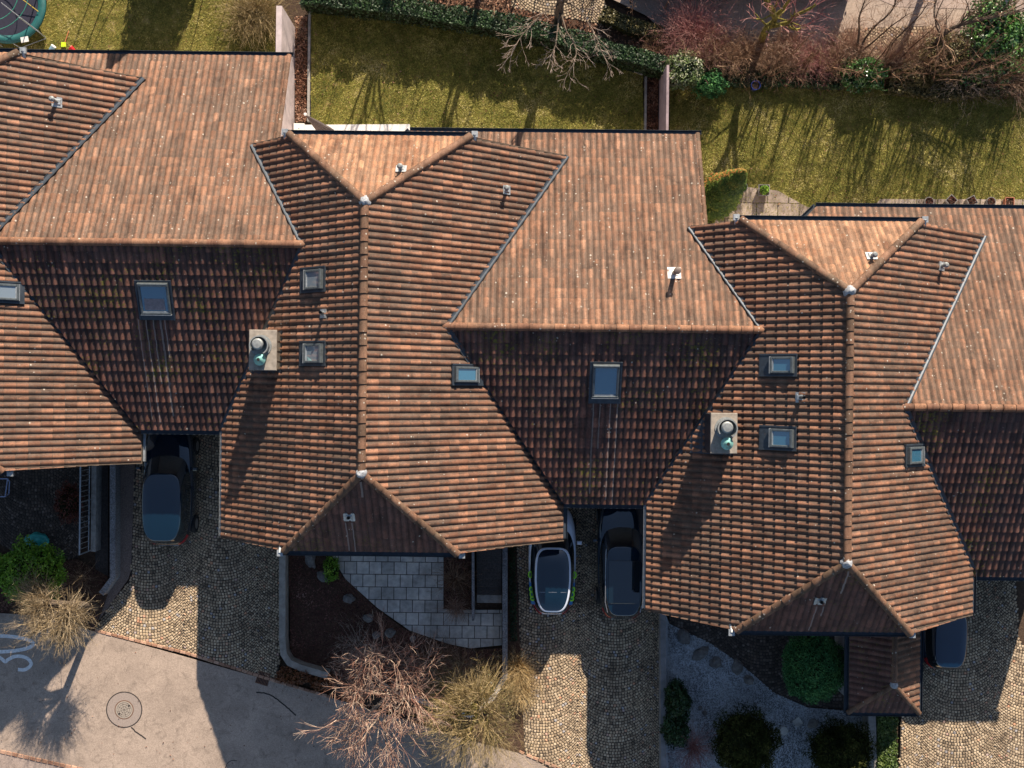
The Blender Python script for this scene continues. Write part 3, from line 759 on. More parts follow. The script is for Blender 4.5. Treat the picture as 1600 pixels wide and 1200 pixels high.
cobbles('driveway', D1, ZG, M_cob, x0=PX(232-58, 900, ZG)[0]); cobbles('driveway', D2, ZG, M_cob, x0=PX(962-58, 1000, ZG)[0]); cobbles('driveway', D3, ZG, M_cob, x0=PX(1500-58, 1000, ZG)[0])
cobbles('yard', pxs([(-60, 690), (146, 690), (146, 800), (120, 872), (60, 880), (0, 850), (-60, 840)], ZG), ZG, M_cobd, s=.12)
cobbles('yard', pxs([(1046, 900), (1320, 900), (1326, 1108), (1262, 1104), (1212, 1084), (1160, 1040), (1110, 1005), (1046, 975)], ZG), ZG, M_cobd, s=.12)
cobbles('pavement', pxs([(790, -60), (935, -60), (948, 20), (1000, 42), (970, 48), (925, 34), (860, 24), (800, 12)], ZL), ZL, M_cob, s=.11)
cobbles('pavement', pxs([(1278, 95), (1322, 44), (1450, 40), (1500, 62), (1500, 100)], ZL), ZL, M_cob, s=.12)
slab('road', pxs([(-120, 950), (60, 962), (148, 987), (430, 1066), (500, 1085), (680, 1140), (822, 1180), (925, 1242), (900, 1300), (-120, 1300)], ZG), ZG-.01, M_asph)
slab('pavement', pxs([(-120, 1150), (0, 1178), (135, 1208), (300, 1260), (300, 1300), (-120, 1300)], ZG), ZG-.006, M_asph2, th=.02)
slab('street', pxs([(925, -120), (940, -10), (1010, 24), (1040, 52), (1120, 66), (1200, 90), (1290, 96), (1330, 46), (1450, 42), (1500, 70), (1700, 75), (1700, -120)], ZL), ZL-.03, M_asph)
slab('pavement', pxs([(1060, -120), (1330, -20), (1400, 10), (1700, 20), (1700, -120)], ZL), ZL-.02, M_asph2)
L1 = pxs([(486, 8), (640, 28), (860, 72), (1004, 116), (1006, 230), (486, 230)], ZL)
L2 = pxs([(1046, 128), (1150, 130), (1330, 132), (1480, 150), (1640, 128), (1640, 345), (1100, 345), (1046, 300)], ZL)
L0 = pxs([(-80, -60), (428, -60), (430, 120), (-80, 120)], ZL)
lawns = [slab('lawn', L, ZL, M_turf) for L in (L0, L1, L2)]
slab('gravel_bed', pxs([(1040, 960), (1046, 975), (1110, 1005), (1160, 1040), (1212, 1084), (1262, 1106), (1330, 1112), (1360, 1112), (1360, 1240), (1040, 1240)], ZG), ZG-.02, M_gravel)
slab('stairwell_strip', pxs([(148, 700), (168, 700), (168, 930), (148, 930)], ZG), ZG-.06, M_concd)  # flat dark strip painted for the unlit stairwell pit
slab('gravel_strip', pxs([(184, 700), (213, 700), (208, 880), (200, 905), (172, 945), (150, 975), (150, 940), (184, 905)], ZG), ZG-.03, soil_mat('pink_grit', (.12, .09, .08), (.26, .20, .17), (.42, .34, .30), 25))
M_patio = varied('patio_slab', [(0, (.30, .24, .20)), (1, (.44, .36, .30))], .85, 4, .25, .3)
def slabs(name, poly, z, m, sx, sy, gap=.012, stagger=True, rot=0.0):
    slab(name, poly, z-.015, M_joint, th=.1)
    xs = [p[0] for p in poly]; ys = [p[1] for p in poly]; mb = MB()
    j = 0; y = max(ys)
    while y > min(ys)-sy:
        x = min(xs)-sx + (sx/2 if (stagger and j % 2) else 0)
        while x < max(xs):
            pts = [(x+gap, y-sy+gap), (x+sx-gap, y-sy+gap), (x+sx-gap, y-gap), (x+gap, y-gap)]
            if any(inside(a, b, poly) for a, b in pts): mb.box(pts[0][0], pts[2][0], pts[0][1], pts[2][1], z-.02, z+rng.uniform(-.003, .003), bev=.008)
            x += sx
        y -= sy; j += 1
    o = build(mb, name+'_slabs', m); clip_to(o, poly); o['kind'] = 'structure'; return o
slabs('terrace', pxs([(500, 800), (693, 800), (693, 952), (745, 953), (784, 953), (784, 1008), (735, 1013), (700, 1006), (640, 985), (590, 950), (540, 905), (514, 862)], ZG), ZG, M_slab, .47, .475)
slabs('patio', pxs([(1098, 380), (1130, 320), (1163, 292), (1215, 298), (1262, 324), (1366, 322), (1375, 311), (1660, 312), (1660, 380)], ZL), ZL+.02, M_patio, .8, .6)
o = slab('terrace', pxs([(459, 195), (640, 194), (643, 240), (459, 240)], .1), .1, M_white, th=.2)

def wall_path(name, label, pts, z0, z1, w, m, group=None, cap=None):
    """free-standing wall along plan points (metres)"""
    mb = MB(); n = len(pts)
    L = []; Rr = []
    for i, p in enumerate(pts):
        a = V((*pts[max(i-1, 0)], 0)); b = V((*pts[min(i+1, n-1)], 0)); d = (b-a).normalized(); s = V((d.y, -d.x, 0))
        L.append(V((*p, 0))-s*w/2); Rr.append(V((*p, 0))+s*w/2)
    for i in range(n-1):
        q = [L[i], L[i+1], Rr[i+1], Rr[i]]
        mb.add([(v.x, v.y, z0) for v in q]+[(v.x, v.y, z1) for v in q], [(0,1,2,3), (7,6,5,4), (0,4,5,1), (2,6,7,3)]+([(0,3,7,4)] if i == 0 else [])+([(1,5,6,2)] if i == n-2 else []))
    o = build(mb, name, m, fixn=True)
    tag(o, label, 'wall', group); return o
M_lich = varied('lichened_wall', [(0, (.20, .20, .21)), (1, (.24, .24, .25))], .9, 22, .75, .6)
M_pale = simple('pale_concrete', (.34, .31, .27), .9, var=.3, scale=4, bumps=.3)
wall_path('garden_wall', 'tall pale rendered garden wall with a lit face beside the left lawn', [(-8.42, 6.6), (-8.42, 13.33)], -.3, 2.25, .2, M_wallpink)
wall_path('garden_wall', 'mauve rendered garden wall between the two right-hand lawns', [(5.46, 6.6), (5.46, 11.5)], -.3, 1.85, .09, simple('mauve_plaster', (.34, .26, .27), .9, var=.25, scale=3, bumps=.2))
wall_path('kerb_edging', 'thin pale concrete edging along the left side of the middle lawn', pxs([(482, 190), (483, 100), (484, 15)], ZL), -.3, ZL+.06, .09, M_conc)['category'] = 'edging'
wall_path('kerb_edging', 'thin edging at the right end of the middle lawn', pxs([(1008, 215), (1009, 120)], ZL), -.3, ZL+.06, .08, M_conc)['category'] = 'edging'
wall_path('kerb_edging', 'weathered stone edging between the hedge and the middle lawn', pxs([(490, 3), (560, 12), (700, 36), (800, 52), (900, 78), (1004, 116)], ZL), -.3, ZL+.08, .1, M_conc)['category'] = 'edging'
wall_path('retaining_wall', 'curved grey retaining wall round the leafy bed beside the left drive', pxs([(441, 820), (441, 1000), (443, 1022), (452, 1036), (470, 1044), (512, 1056)], .35), -.3, .35, .24, M_pale)
wall_path('retaining_wall', 'long narrow lichen-spotted wall between the stone steps and the middle drive', pxs([(789, 820), (789, 1062)], .3), -.3, .3, .19, M_lich)
wall_path('retaining_wall', 'straight grey wall along the right side of the middle drive', pxs([(1036, 900), (1037, 1240)], .3), -.3, .3, .21, simple('grey_wall_top', (.22, .21, .21), .9, var=.3, scale=3, bumps=.3))
wall_path('retaining_wall', 'lichen-spotted wall left of the black car, by the railing', pxs([(176, 690), (176, 903), (158, 928)], .3), -.3, .3, .21, M_lich)
wall_path('retaining_wall', 'thin speckled wall beside the steps and the dry shrub bed', pxs([(739, 820), (739, 970)], .7), -.3, .7, .09, M_lich)
wall_path('retaining_wall', 'pale curved kerb wall under the twiggy trees at the bottom', pxs([(640, 1088), (690, 1108), (735, 1118), (752, 1108), (770, 1090), (788, 1060)], .1), -.3, .1, .18, M_white)
wall_path('retaining_wall', 'short grey concrete wall below the little porch', pxs([(1362, 1100), (1366, 1240)], .5), -.3, .5, .28, M_conc)

def bricks(label, pts, z, w=.11, L=.22, name='brick_edging'):
    mb = MB()
    for a, b in zip(pts[:-1], pts[1:]):
        a = V((*a, z)); b = V((*b, z)); d = b-a; n = max(1, int(d.length/L)); ang = atan2(d.y, d.x)
        for i in range(n):
            M = Matrix.Translation(a+d*((i+.5)/n)) @ Matrix.Rotation(ang+rng.gauss(0, .02), 4, 'Z')
            mb.box(-L*.46, L*.46, -w/2*rng.uniform(.9, 1), w/2*rng.uniform(.85, 1), -.05, .018+rng.uniform(-.004, .004), M=M, bev=.01)
    o = build(mb, name, M_brick); tag(o, label, 'edging'); return o
bricks('row of red bricks between the left drive and the road', pxs([(148, 985), (290, 1020), (430, 1064), (520, 1090)], ZG), ZG)
bricks('row of red bricks at the foot of the middle drive', pxs([(808, 1172), (822, 1179), (870, 1199), (925, 1240)], ZG), ZG)
bricks('reddish brick gutter line crossing the bottom left corner of the road', pxs([(-60, 1160), (0, 1174), (130, 1203), (300, 1255)], ZG), ZG, w=.14)

# steps
t = thing('garden_steps', 'stone steps, darkened for shade, running up between two narrow walls', 'steps', (*PX(765, 900, ZG), ZG))
for i in range(8):
    a = PX(745, 941-i*13, ZG); b = PX(784, 928-i*13, ZG)
    mb = MB(); mb.box(a[0], b[0], a[1], b[1]+.02, ZG-.05, ZG+.10*(i+1), bev=.012); build(mb, 'step', M_concd if i else M_conc, t)  # steps coloured dark for the shade under the roof

# ------------------------------------------------------------------ road marking, manhole, drain, cracks
def ribbon(mb, pts, w, z, th=.006):
    n = len(pts); L = []; Q = []
    for i, p in enumerate(pts):
        a = V((*pts[max(i-1, 0)], 0)); b = V((*pts[min(i+1, n-1)], 0)); d = (b-a).normalized(); s = V((d.y, -d.x, 0))
        ww = w(i/(n-1)) if callable(w) else w
        L.append(V((p[0], p[1], z))-s*ww/2); Q.append(V((p[0], p[1], z))+s*ww/2)
    for i in range(n-1): mb.add([L[i], L[i+1], Q[i+1], Q[i]], [(0, 1, 2, 3)] if (L[i+1]-L[i]).cross(Q[i]-L[i]).z > 0 else [(3, 2, 1, 0)])
M_paint = simple('road_paint', (.85, .85, .83), .7, var=.25, scale=14)
zz = ZG+.0
t = thing('road_marking', 'white speed number 30 painted on the shaded road at the left edge', 'road marking', (*PX(10, 1015, zz), zz))
mb = MB(); ribbon(mb, [PX(-6+58*cos(a), 1006+12.5*sin(a), zz) for a in [2*pi*i/40 for i in range(41)]], .135, ZG-.004)
build(mb, 'digit', M_paint, t)
pts3 = [(28, 1046), (38, 1046.5), (46, 1042), (48.5, 1036), (43, 1029), (33, 1025.5), (22, 1026), (12, 1031), (8, 1034), (2, 1029), (-8, 1024), (-26, 1022), (-42, 1026), (-48, 1034), (-44, 1042), (-34, 1046)]
def smooth_pts(p, n=4):
    out = []
    for i in range(len(p)-1):
        p0 = p[max(i-1, 0)]; p1 = p[i]; p2 = p[i+1]; p3 = p[min(i+2, len(p)-1)]
        for k in range(n):
            t_ = k/n
            out.append(tuple(.5*((2*p1[c])+(-p0[c]+p2[c])*t_+(2*p0[c]-5*p1[c]+4*p2[c]-p3[c])*t_**2+(-p0[c]+3*p1[c]-3*p2[c]+p3[c])*t_**3) for c in range(len(p1))))
    out.append(p[-1]); return out
mb = MB(); ribbon(mb, [PX(a, b, zz) for a, b in smooth_pts(pts3)], .13, ZG-.004); build(mb, 'digit', M_paint, t)
M_crack = simple('bitumen_joint', (.03, .026, .024), .8)
M_iron = simple('manhole_iron', (.16, .145, .125), .7, .2, .25, 12)
mc = P(194, 1109, ZG)
t = thing('manhole', 'round iron manhole cover in a patched ring on the sunlit road', 'manhole', (mc.x, mc.y, ZG))
def disc(r, z, m, name, par, r0=0.0, n=40, mm=None):
    mb = MB(); 
    if r0: mb.lathe([(r0, 0), (r0, .004), (r, .004), (r, 0)], (mc.x, mc.y, z), n)
    else: mb.lathe([(.001, .004), (r, .004), (r, 0)], (mc.x, mc.y, z), n)
    return build(mb, name, m, par, fixn=True)
disc(.685, ZG-.010, M_crack, 'patch_joint', t); disc(.645, ZG-.007, simple('patch_asphalt', (.33, .27, .235), .9, var=.2, scale=20), 'patch', t); disc(.36, ZG-.004, simple('rust_ring', (.16, .085, .05), .8), 'rim', t)
cv = disc(.325, ZG+.0, simple('cover_concrete', (.36, .31, .26), .8, var=.2, scale=25), 'cover', t)
mb = MB()
for r_ in (.12, .2, .27): mb.lathe([(r_-.005, 0), (r_-.005, .003), (r_+.005, .003), (r_+.005, 0)], (mc.x, mc.y, ZG+.004), 32)
for k in range(8):
    a = pi*k/4+.3; ribbon(mb, [(mc.x+.04*cos(a), mc.y+.04*sin(a)), (mc.x+.27*cos(a), mc.y+.27*sin(a))], .009, ZG+.0065)
for a in (.7, .7+pi): ribbon(mb, [(mc.x+.2*cos(a), mc.y+.2*sin(a)), (mc.x+.28*cos(a), mc.y+.28*sin(a))], .07, ZG+.008)
mb.lathe([(.001, .004), (.025, .004), (.025, 0)], (mc.x, mc.y, ZG+.005), 10)
build(mb, 'cover_pattern', M_crack, cv)
def crack(label, pts, w):
    mb = MB(); q = []
    for a, b in smooth_pts(pts, 6): q.append(PX(a+rng.gauss(0, .25), b+rng.gauss(0, .25), ZG))
    ribbon(mb, q, w, ZG-.0055); tag(build(mb, 'crack', M_crack, None), label, 'crack')
crack('dark curved crack trailing from the manhole ring', [(205, 1136), (213, 1144), (222, 1150), (228, 1155)], .05)
crack('sealed bluish crack in the shaded road below the drain', [(400, 1082), (420, 1085), (440, 1098), (456, 1112), (462, 1118)], .05)
crack('thin crack at the bottom edge of the sunlit road', [(352, 1200), (356, 1192), (364, 1188), (370, 1189)], .025)
dc = P(411, 1060, ZG)
t = thing('drain_grate', 'square rusty drain grate at the road edge by the left drive', 'drain', (dc.x, dc.y, ZG))
M_ = Matrix.Translation((dc.x, dc.y, ZG)) @ Matrix.Rotation(R(-16), 4, 'Z')
mb = MB(); mb.box(-.24, .24, -.22, .22, -.04, -.002, M=M_); build(mb, 'pit', M_dark, t)
mb = MB()
for i in range(9): mb.box(-.24+.055*i, -.24+.055*i+.022, -.22, .22, -.002, .006, M=M_)
for y in (-.235, -.01, .22): mb.box(-.245, .245, y, y+.022, -.002, .009, M=M_)
build(mb, 'grate', M_rust, t)

# ------------------------------------------------------------------ plants
def prism3(mb, a, b, ra, rb, r):
    d = b-a
    if d.length < 1e-5: return
    s = d.orthogonal().normalized(); t_ = d.normalized().cross(s)
    vs = []
    for p, q in ((a, ra), (b, rb)):
        for k in range(3):
            an = 2*pi*k/3; vs.append(p + (s*cos(an) + t_*sin(an))*q)
    mb.add(vs, [(0, 1, 4, 3), (1, 2, 5, 4), (2, 0, 3, 5)], 0, r)
def rv(r): 
    v = V((r.gauss(0, 1), r.gauss(0, 1), r.gauss(0, 1))); return v.normalized()
def twig(mb, r, p, d, L, rad, segs=4, kink=.22, sub=2, up=0.0):
    rr = (r.random(), r.random()); q = V(p); d = V(d).normalized(); nodes = []
    for i in range(segs):
        d = (d + rv(r)*kink + V((0, 0, up))).normalized(); n = q + d*(L/segs)
        ra = rad*(1-.75*i/segs); rb = rad*(1-.75*(i+1)/segs)
        prism3(mb, q, n, ra, rb, rr); q = n; nodes.append((q.copy(), d.copy(), rb))
    if sub > 0:
        for k in range(r.randint(1, 3)+ (1 if sub > 1 else 0)):
            n, dd, rb = nodes[r.randrange(0, len(nodes))]
            twig(mb, r, n, (dd + rv(r)*.75), L*r.uniform(.3, .55), max(rb*.8, .0035), 3, kink, sub-1, up)
def grow(tr, cr, r, p, d, L, rad, lvl, kids=3, spread=.6, ratio=.74, bias=V((0,0,.1)), kink=.12, thin=.012):
    p = V(p); d = V(d).normalized(); q = p; pts = [p]; rads = [rad]
    for i in range(3):
        d = (d + rv(r)*kink + bias*.25).normalized(); q = q + d*L/3; pts.append(q); rads.append(rad*(1-.28*(i+1)/3))
    if rad > thin*1.6: tr.tube(pts, rads, 6 if rad > .05 else 5, cap=False)
    else:
        rr = (r.random(), r.random())
        for i in range(3): prism3(cr, pts[i], pts[i+1], rads[i], rads[i+1], rr)
    if lvl == 0: return
    for k in range(kids):
        base = pts[3] if k < 2 else pts[r.randint(1, 3)]
        nd = (d + rv(r)*spread*r.uniform(.7, 1.2) + bias*.4)
        grow(tr, cr, r, base, nd, L*ratio*r.uniform(.75, 1.2), max(rad*(.72 if k == 0 else .55), .0045), lvl-1, kids, spread, ratio, bias, kink, thin)
def leaf(mb, r, c, n, s, rr=None, asp=.55):
    n = n.normalized(); a = n.orthogonal().normalized(); b = n.cross(a); t_ = r.uniform(0, 2*pi); u = a*cos(t_)+b*sin(t_); w = n.cross(u)
    mb.add([c-u*s, c-w*s*asp, c+u*s, c+w*s*asp], [(0, 1, 2, 3)], 0, rr or (r.random(), r.random()))
def blob(mb, r, c, rad, n, s, lump=.22, shell=.55, zmin=0.0, asp=.55, seed=0):
    c = V(c); k = 0; 
    while k < n:
        d = rv(r)
        if d.z < -.35: continue
        f = 1 + lump*mnoise.noise(d*2.3+V((seed, seed*1.7, 0)))*1.6 + lump*.5*mnoise.noise(d*6+V((seed, 0, 3)))
        q = r.uniform(shell, 1.0)**.6
        p = c + V((d.x*rad[0], d.y*rad[1], d.z*rad[2]))*f*q
        if p.z < zmin: continue
        clump = .5+.5*mnoise.noise(p*2.2)
        leaf(mb, r, p, d*.6+rv(r)*.8, s*r.uniform(.6, 1.25), (min(.999, max(0, clump*.7+r.uniform(-.1, .4))), r.random()), asp); k += 1
def leafmat(name, stops, gloss=.5, spec=.4):
    m, nt, b = mat(name); col = ramp(nt, stops, rndout(nt, 0)); n = noise(nt, 6, 3, .6)
    nt.links.new(mixc(nt, 1.0, col, ramp(nt, [(.3, (.65,)*3), (.7, (1.3,)*3)], n), 'MULTIPLY'), b.inputs['Base Color'])
    b.inputs['Roughness'].default_value = gloss; b.inputs['Specular IOR Level'].default_value = spec; return m
ML_dark = leafmat('leaves_dark', [(0, (.008, .02, .008)), (.5, (.02, .05, .014)), (1, (.05, .11, .03))])
ML_deep = leafmat('leaves_blackish', [(0, (.012, .016, .006)), (.6, (.045, .052, .016)), (1, (.12, .11, .035))], 1.0, 0.0)
ML_ball = leafmat('leaves_round_bush', [(0, (.02, .08, .03)), (.5, (.06, .19, .06)), (1, (.17, .36, .10))], .7, .2)
ML_green = leafmat('leaves_bright', [(0, (.05, .13, .010)), (.5, (.15, .32, .02)), (1, (.32, .48, .05))])  # leaf colour raised to stand in for sun on the left bush
ML_laurel = leafmat('leaves_glossy', [(0, (.03, .09, .02)), (.6, (.08, .2, .04)), (1, (.25, .38, .14))], .25, .8)
ML_olive = leafmat('leaves_olive', [(0, (.04, .035, .012)), (.5, (.11, .095, .03)), (1, (.24, .19, .07))])
ML_red = leafmat('leaves_red', [(0, (.05, .012, .008)), (.5, (.12, .03, .02)), (1, (.2, .06, .03))])
ML_brown = leafmat('leaves_beech', [(0, (.10, .035, .016)), (.5, (.20, .075, .03)), (1, (.34, .14, .06))])
ML_litter = leafmat('leaf_litter', [(0, (.05, .02, .014)), (.4, (.16, .07, .04)), (.75, (.36, .20, .13)), (1, (.62, .42, .32))], .8, .2)
ML_litterd = leafmat('leaf_litter_dark', [(0, (.03, .014, .014)), (.5, (.14, .06, .05)), (.85, (.30, .15, .12)), (1, (.7, .5, .42))], .8, .2)
ML_var = leafmat('leaves_variegated', [(0, (.05, .09, .03)), (.5, (.14, .2, .06)), (.75, (.5, .5, .36)), (1, (.7, .7, .6))])
ML_thuja = leafmat('leaves_thuja', [(0, (.02, .05, .012)), (.5, (.07, .12, .02)), (.86, (.17, .18, .03)), (.92, (.27, .13, .03)), (1, (.36, .16, .04))], .7, .2)
MT_gold = leafmat('twigs_golden', [(0, (.13, .10, .035)), (.5, (.33, .25, .11)), (1, (.60, .46, .27))], .8, .2)
MT_pink = leafmat('twigs_pinkish', [(0, (.22, .10, .075)), (.5, (.38, .23, .17)), (1, (.66, .52, .40))], .8, .2)
MT_mag = leafmat('twigs_magenta', [(0, (.20, .07, .07)), (.5, (.36, .16, .15)), (1, (.52, .32, .28))], .8, .2)
MT_brown = leafmat('twigs_brown', [(0, (.11, .06, .04)), (.5, (.28, .17, .105)), (1, (.48, .33, .22))], .8, .2)
MT_pale = leafmat('twigs_pale', [(0, (.25, .18, .14)), (1, (.55, .45, .38))], .8, .2)
MT_straw = leafmat('dry_grass', [(0, (.25, .16, .07)), (.5, (.5, .36, .17)), (1, (.75, .58, .33))], .8, .2)
M_bark = simple('bark', (.10, .075, .055), .9, var=.5, scale=14, bumps=.8)
M_moss = simple('mossy_bark', (.19, .16, .03), .95, var=.6, scale=9, bumps=.9)
M_barkp = simple('bark_pale', (.50, .39, .30), .9, var=.4, scale=14, bumps=.6)

def plant(name, label, cat, loc, group=None): return thing(name, label, cat, loc, group)
M_core = simple('dark_shade_core', (.022, .026, .012), .95, var=.6, scale=12, bumps=.8, spec=.05)  # solid dark core added inside foliage to block light
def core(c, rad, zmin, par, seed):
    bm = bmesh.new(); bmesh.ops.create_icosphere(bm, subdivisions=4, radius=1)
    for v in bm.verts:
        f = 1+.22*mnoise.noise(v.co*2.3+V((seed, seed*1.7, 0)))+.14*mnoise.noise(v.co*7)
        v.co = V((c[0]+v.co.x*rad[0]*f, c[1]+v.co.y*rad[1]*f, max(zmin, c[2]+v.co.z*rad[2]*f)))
    me = bpy.data.meshes.new('shade_core'); bm.to_mesh(me); bm.free(); me.materials.append(M_core); return link('shade_core', me, par)
def bush(label, px, py, zc, rad, n, s, m, lump=.2, seed=1, zmin=ZG, name='bush', stems=True, asp=.55, group=None):
    c = P(px, py, zc); r = random.Random(seed)
    t = plant(name, label, 'bush', (c.x, c.y, zmin), group)
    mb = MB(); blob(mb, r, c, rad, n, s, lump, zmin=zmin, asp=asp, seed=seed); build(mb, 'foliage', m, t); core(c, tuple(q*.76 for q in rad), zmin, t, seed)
    mb = MB()
    for k in range(7):
        d = V((r.uniform(-.6, .6), r.uniform(-.6, .6), 1)); mb.tube([(c.x, c.y, zmin), V((c.x, c.y, zmin))+d*.4*rad[2], V((c.x, c.y, zmin))+d*(c.z-zmin+rad[2]*.4)], [.025, .02, .008], 5)
    build(mb, 'stem', M_bark, t)
    return t
def twigbush(label, px, py, z0, rad, n, L, m, seed=1, tw=.008, sub=2, kink=.2, name='shrub', lean=(0, 0, 0), zspread=1.0, leafm=None, nl=0, ls=.03):
    b = P(px, py, z0); r = random.Random(seed); t = plant(name, label, 'shrub', tuple(b)); mb = MB()
    for k in range(n):
        d = rv(r); d.z = abs(d.z)*zspread+.15; d = d.normalized()+V(lean)
        o = b+V((r.gauss(0, rad*.18), r.gauss(0, rad*.18), 0))
        twig(mb, r, o, d, L*r.uniform(.6, 1.1), tw, 5, kink, sub)
    build(mb, 'twigs', m, t)
    if leafm:
        mb = MB(); 
        for k in range(nl):
            d = rv(r); d.z = abs(d.z); q = r.uniform(.5, 1)
            leaf(mb, r, b+V((d.x*rad, d.y*rad, d.z*L*.8))*q, rv(r), ls*r.uniform(.6, 1.3))
        build(mb, 'foliage', leafm, t)
    return t

# pollarded ball tree over the road
r = random.Random(5)
hb = P(85, 953, 2.6); base = P(150, 948, ZG)
t = plant('pollarded_tree', 'round pollarded tree with golden bare twigs beside the road marking', 'tree', tuple(base))
tr = MB(); head = V((hb.x+.35, hb.y+.1, 1.9))
tr.tube([base, base+(head-base)*.5+V((.05, 0, 0)), head], [.15, .12, .13], 10)
cr = MB()
for k in range(7):
    d = rv(r); d.z = abs(d.z)*.8+.1; e = V((hb.x, hb.y, 1.9)) + V((d.x*.75, d.y*.75, d.z*.5)); tr.tube([head, (head+e)/2+V((0,0,.1)), e], [.07, .06, .07], 7)
    for q in range(105):
        dd = (rv(r)*1.0 + V((e.x-hb.x, e.y-hb.y, .1))*1.1 + V((0, 0, .3)))
        twig(cr, r, e+rv(r)*.2, dd, r.uniform(.5, 1.05), .0115, 5, .24, 2)
build(tr, 'trunk', M_bark, t); build(cr, 'crown', leafmat('twigs_buff', [(0, (.15, .10, .05)), (.5, (.33, .25, .14)), (1, (.56, .45, .31))], .8, .2), t)
# two trees at the bottom
def maple(label, bx, by, cx, cy, zc, spreadr, seed, mt, bark, lv=5, kids=3, name='bare_tree', limbs=6, up=.25, L0=1.0, r0=.10, twn=0):
    r = random.Random(seed); b = P(bx, by, ZG); c = P(cx, cy, zc); t = plant(name, label, 'tree', tuple(b)); tr = MB(); cr = MB()
    fork = b + (c-b)*.38; fork.z = ZG+(zc-ZG)*.45
    tr.tube([b, (b+fork)/2+V((.04, .03, 0)), fork], [r0*1.4, r0*1.1, r0], 9)
    for k in range(limbs):
        a = 2*pi*k/limbs + r.uniform(-.3, .3)
        e = c + V((cos(a)*spreadr*.55, sin(a)*spreadr*.55, 0)); d = (e-fork)
        grow(tr, cr, r, fork, d, L0*r.uniform(.85, 1.15), r0*.55, lv, kids, .62, .76, V((0, 0, up))*.5, .17, .014)
    build(tr, 'trunk', bark, t); build(cr, 'crown', mt, t); return t
maple('spreading bare tree with pinkish pale branches at the bottom over the shaded road', 640, 1062, 570, 1100, 3.3, 3.2, 11, MT_pink, M_barkp, 5, 3, limbs=15, L0=1.12, r0=.085)
r = random.Random(8)
b = P(738, 1096, ZG); hb = P(745, 1128, 2.2)
t = plant('bare_tree', 'round olive-green twiggy tree at the bottom beside the middle drive', 'tree', tuple(b)); tr = MB(); cr = MB()
tr.tube([b, (b+V((hb.x, hb.y, 1.2)))/2, (hb.x, hb.y, 1.2)], [.12, .1, .09], 9)
for k in range(9):
    d = rv(r); d.z = abs(d.z)*.7+.2; e = V((hb.x, hb.y, 1.2))+V((d.x*.7, d.y*.7, d.z*.8)); tr.tube([(hb.x, hb.y, 1.2), e], [.05, .035], 6)
    for q in range(75): twig(cr, r, e+rv(r)*.15, rv(r)*.9+V((d.x, d.y, .35)), r.uniform(.8, 1.65), .0105, 5, .24, 2)
build(tr, 'trunk', M_moss, t); build(cr, 'crown', MT_gold, t)
mb = MB(); blob(mb, r, (hb.x+.3, hb.y+.2, 1.7), (1.2, 1.2, .9), 900, .045, .3, seed=3)
build(mb, 'foliage', ML_olive, t)

bush('bright green bush at the left edge, leaves coloured as if sunlit', 50, 893, 1.0, (1.3, 1.15, 1.0), 9000, .05, ML_green, .25, 21)
bush('big round clipped dark green bush by the porch of the right house', 1270, 1040, 1.2, (1.16, 1.30, 1.2), 17000, .055, ML_ball, .13, 22, asp=.3)
bush('dark round bush on the gravel at the bottom, left one of two', 1163, 1160, .9, (1.2, 1.2, 1.1), 11000, .065, ML_deep, .30, 23, asp=.3)
bush('dark round bush on the gravel near the concrete wall, right one of two', 1313, 1172, .8, (1.15, 1.05, 1.0), 10000, .065, ML_deep, .28, 24, asp=.3)
bush('leafy green shrub against the right drive wall, beside the gravel', 1058, 1095, .5, (.45, .75, .8), 3200, .055, ML_dark, .3, 25)
bush('small leafy green shrub at the bottom below the drive wall', 1055, 1140, .4, (.5, .6, .6), 2200, .055, ML_dark, .3, 26)
bush('dark red leafed shrub beside the metal railing', 108, 786, .5, (.48, .75, .6), 2500, .04, ML_red, .3, 27)
bush('low russet shrub below the curved wall at the road edge', 462, 1054, .1, (.75, .36, .45), 2500, .045, ML_brown, .2, 28)
bush('russet clipped strip between curved wall and road', 505, 1064, .05, (.5, .34, .4), 1700, .045, ML_brown, .2, 29)
bush('moss green low shrub between the left rocks', 518, 888, .1, (.28, .5, .3), 900, .045, ML_green, .3, 30)
twigbush('bare dark twig shrub beyond the left lichen wall', 130, 905, ZG, .5, 60, .9, MT_brown, 31, .007)
twigbush('reddish bare twig shrub at the bottom by the gravel garden', 1083, 1165, ZG, .4, 110, 1.2, MT_mag, 32, .008, 2)
twigbush('dry brown shrub in the narrow bed left of the steps', 712, 905, ZG, .35, 110, .85, MT_brown, 33, .007)
twigbush('tawny fan-shaped shrub leaning on the terrace edge', 712, 945, ZG, .3, 170, .75, MT_pink, 34, .007, 1, lean=(0, -.3, .2))
twigbush('tall brownish grass clump below the terrace, left of two', 694, 1032, ZG, .3, 260, 1.0, MT_brown, 35, .008, 1, .12)
twigbush('tall brownish grass clump below the terrace, beside the first', 722, 1040, ZG, .3, 240, 1.0, MT_pink, 36, .008, 1, .12)
twigbush('small pale grass tuft below the terrace near the narrow wall', 748, 1048, ZG, .2, 90, .6, MT_straw, 37, .007, 0, .12)
twigbush('sunlit straw-coloured grass on the edge of the middle drive', 808, 1046, ZG, .25, 330, .95, MT_straw, 38, .009, 1, .18)
twigbush('straw-coloured grass hanging over the setts of the middle drive', 812, 1078, ZG, .3, 330, .9, MT_straw, 39, .008, 1, .2)
twigbush('mauve bare shrub above the curved kerb wall', 660, 1040, ZG, .6, 150, 1.3, MT_pink, 40, .009, 2)
twigbush('dense tawny shrub between the two bottom trees', 715, 1075, ZG, .6, 200, 1.1, MT_brown, 41, .009, 2)
twigbush('bare shrub with thin grey stems in the leafy bed', 560, 1010, ZG, .5, 60, 1.2, MT_pale, 42, .007, 2)

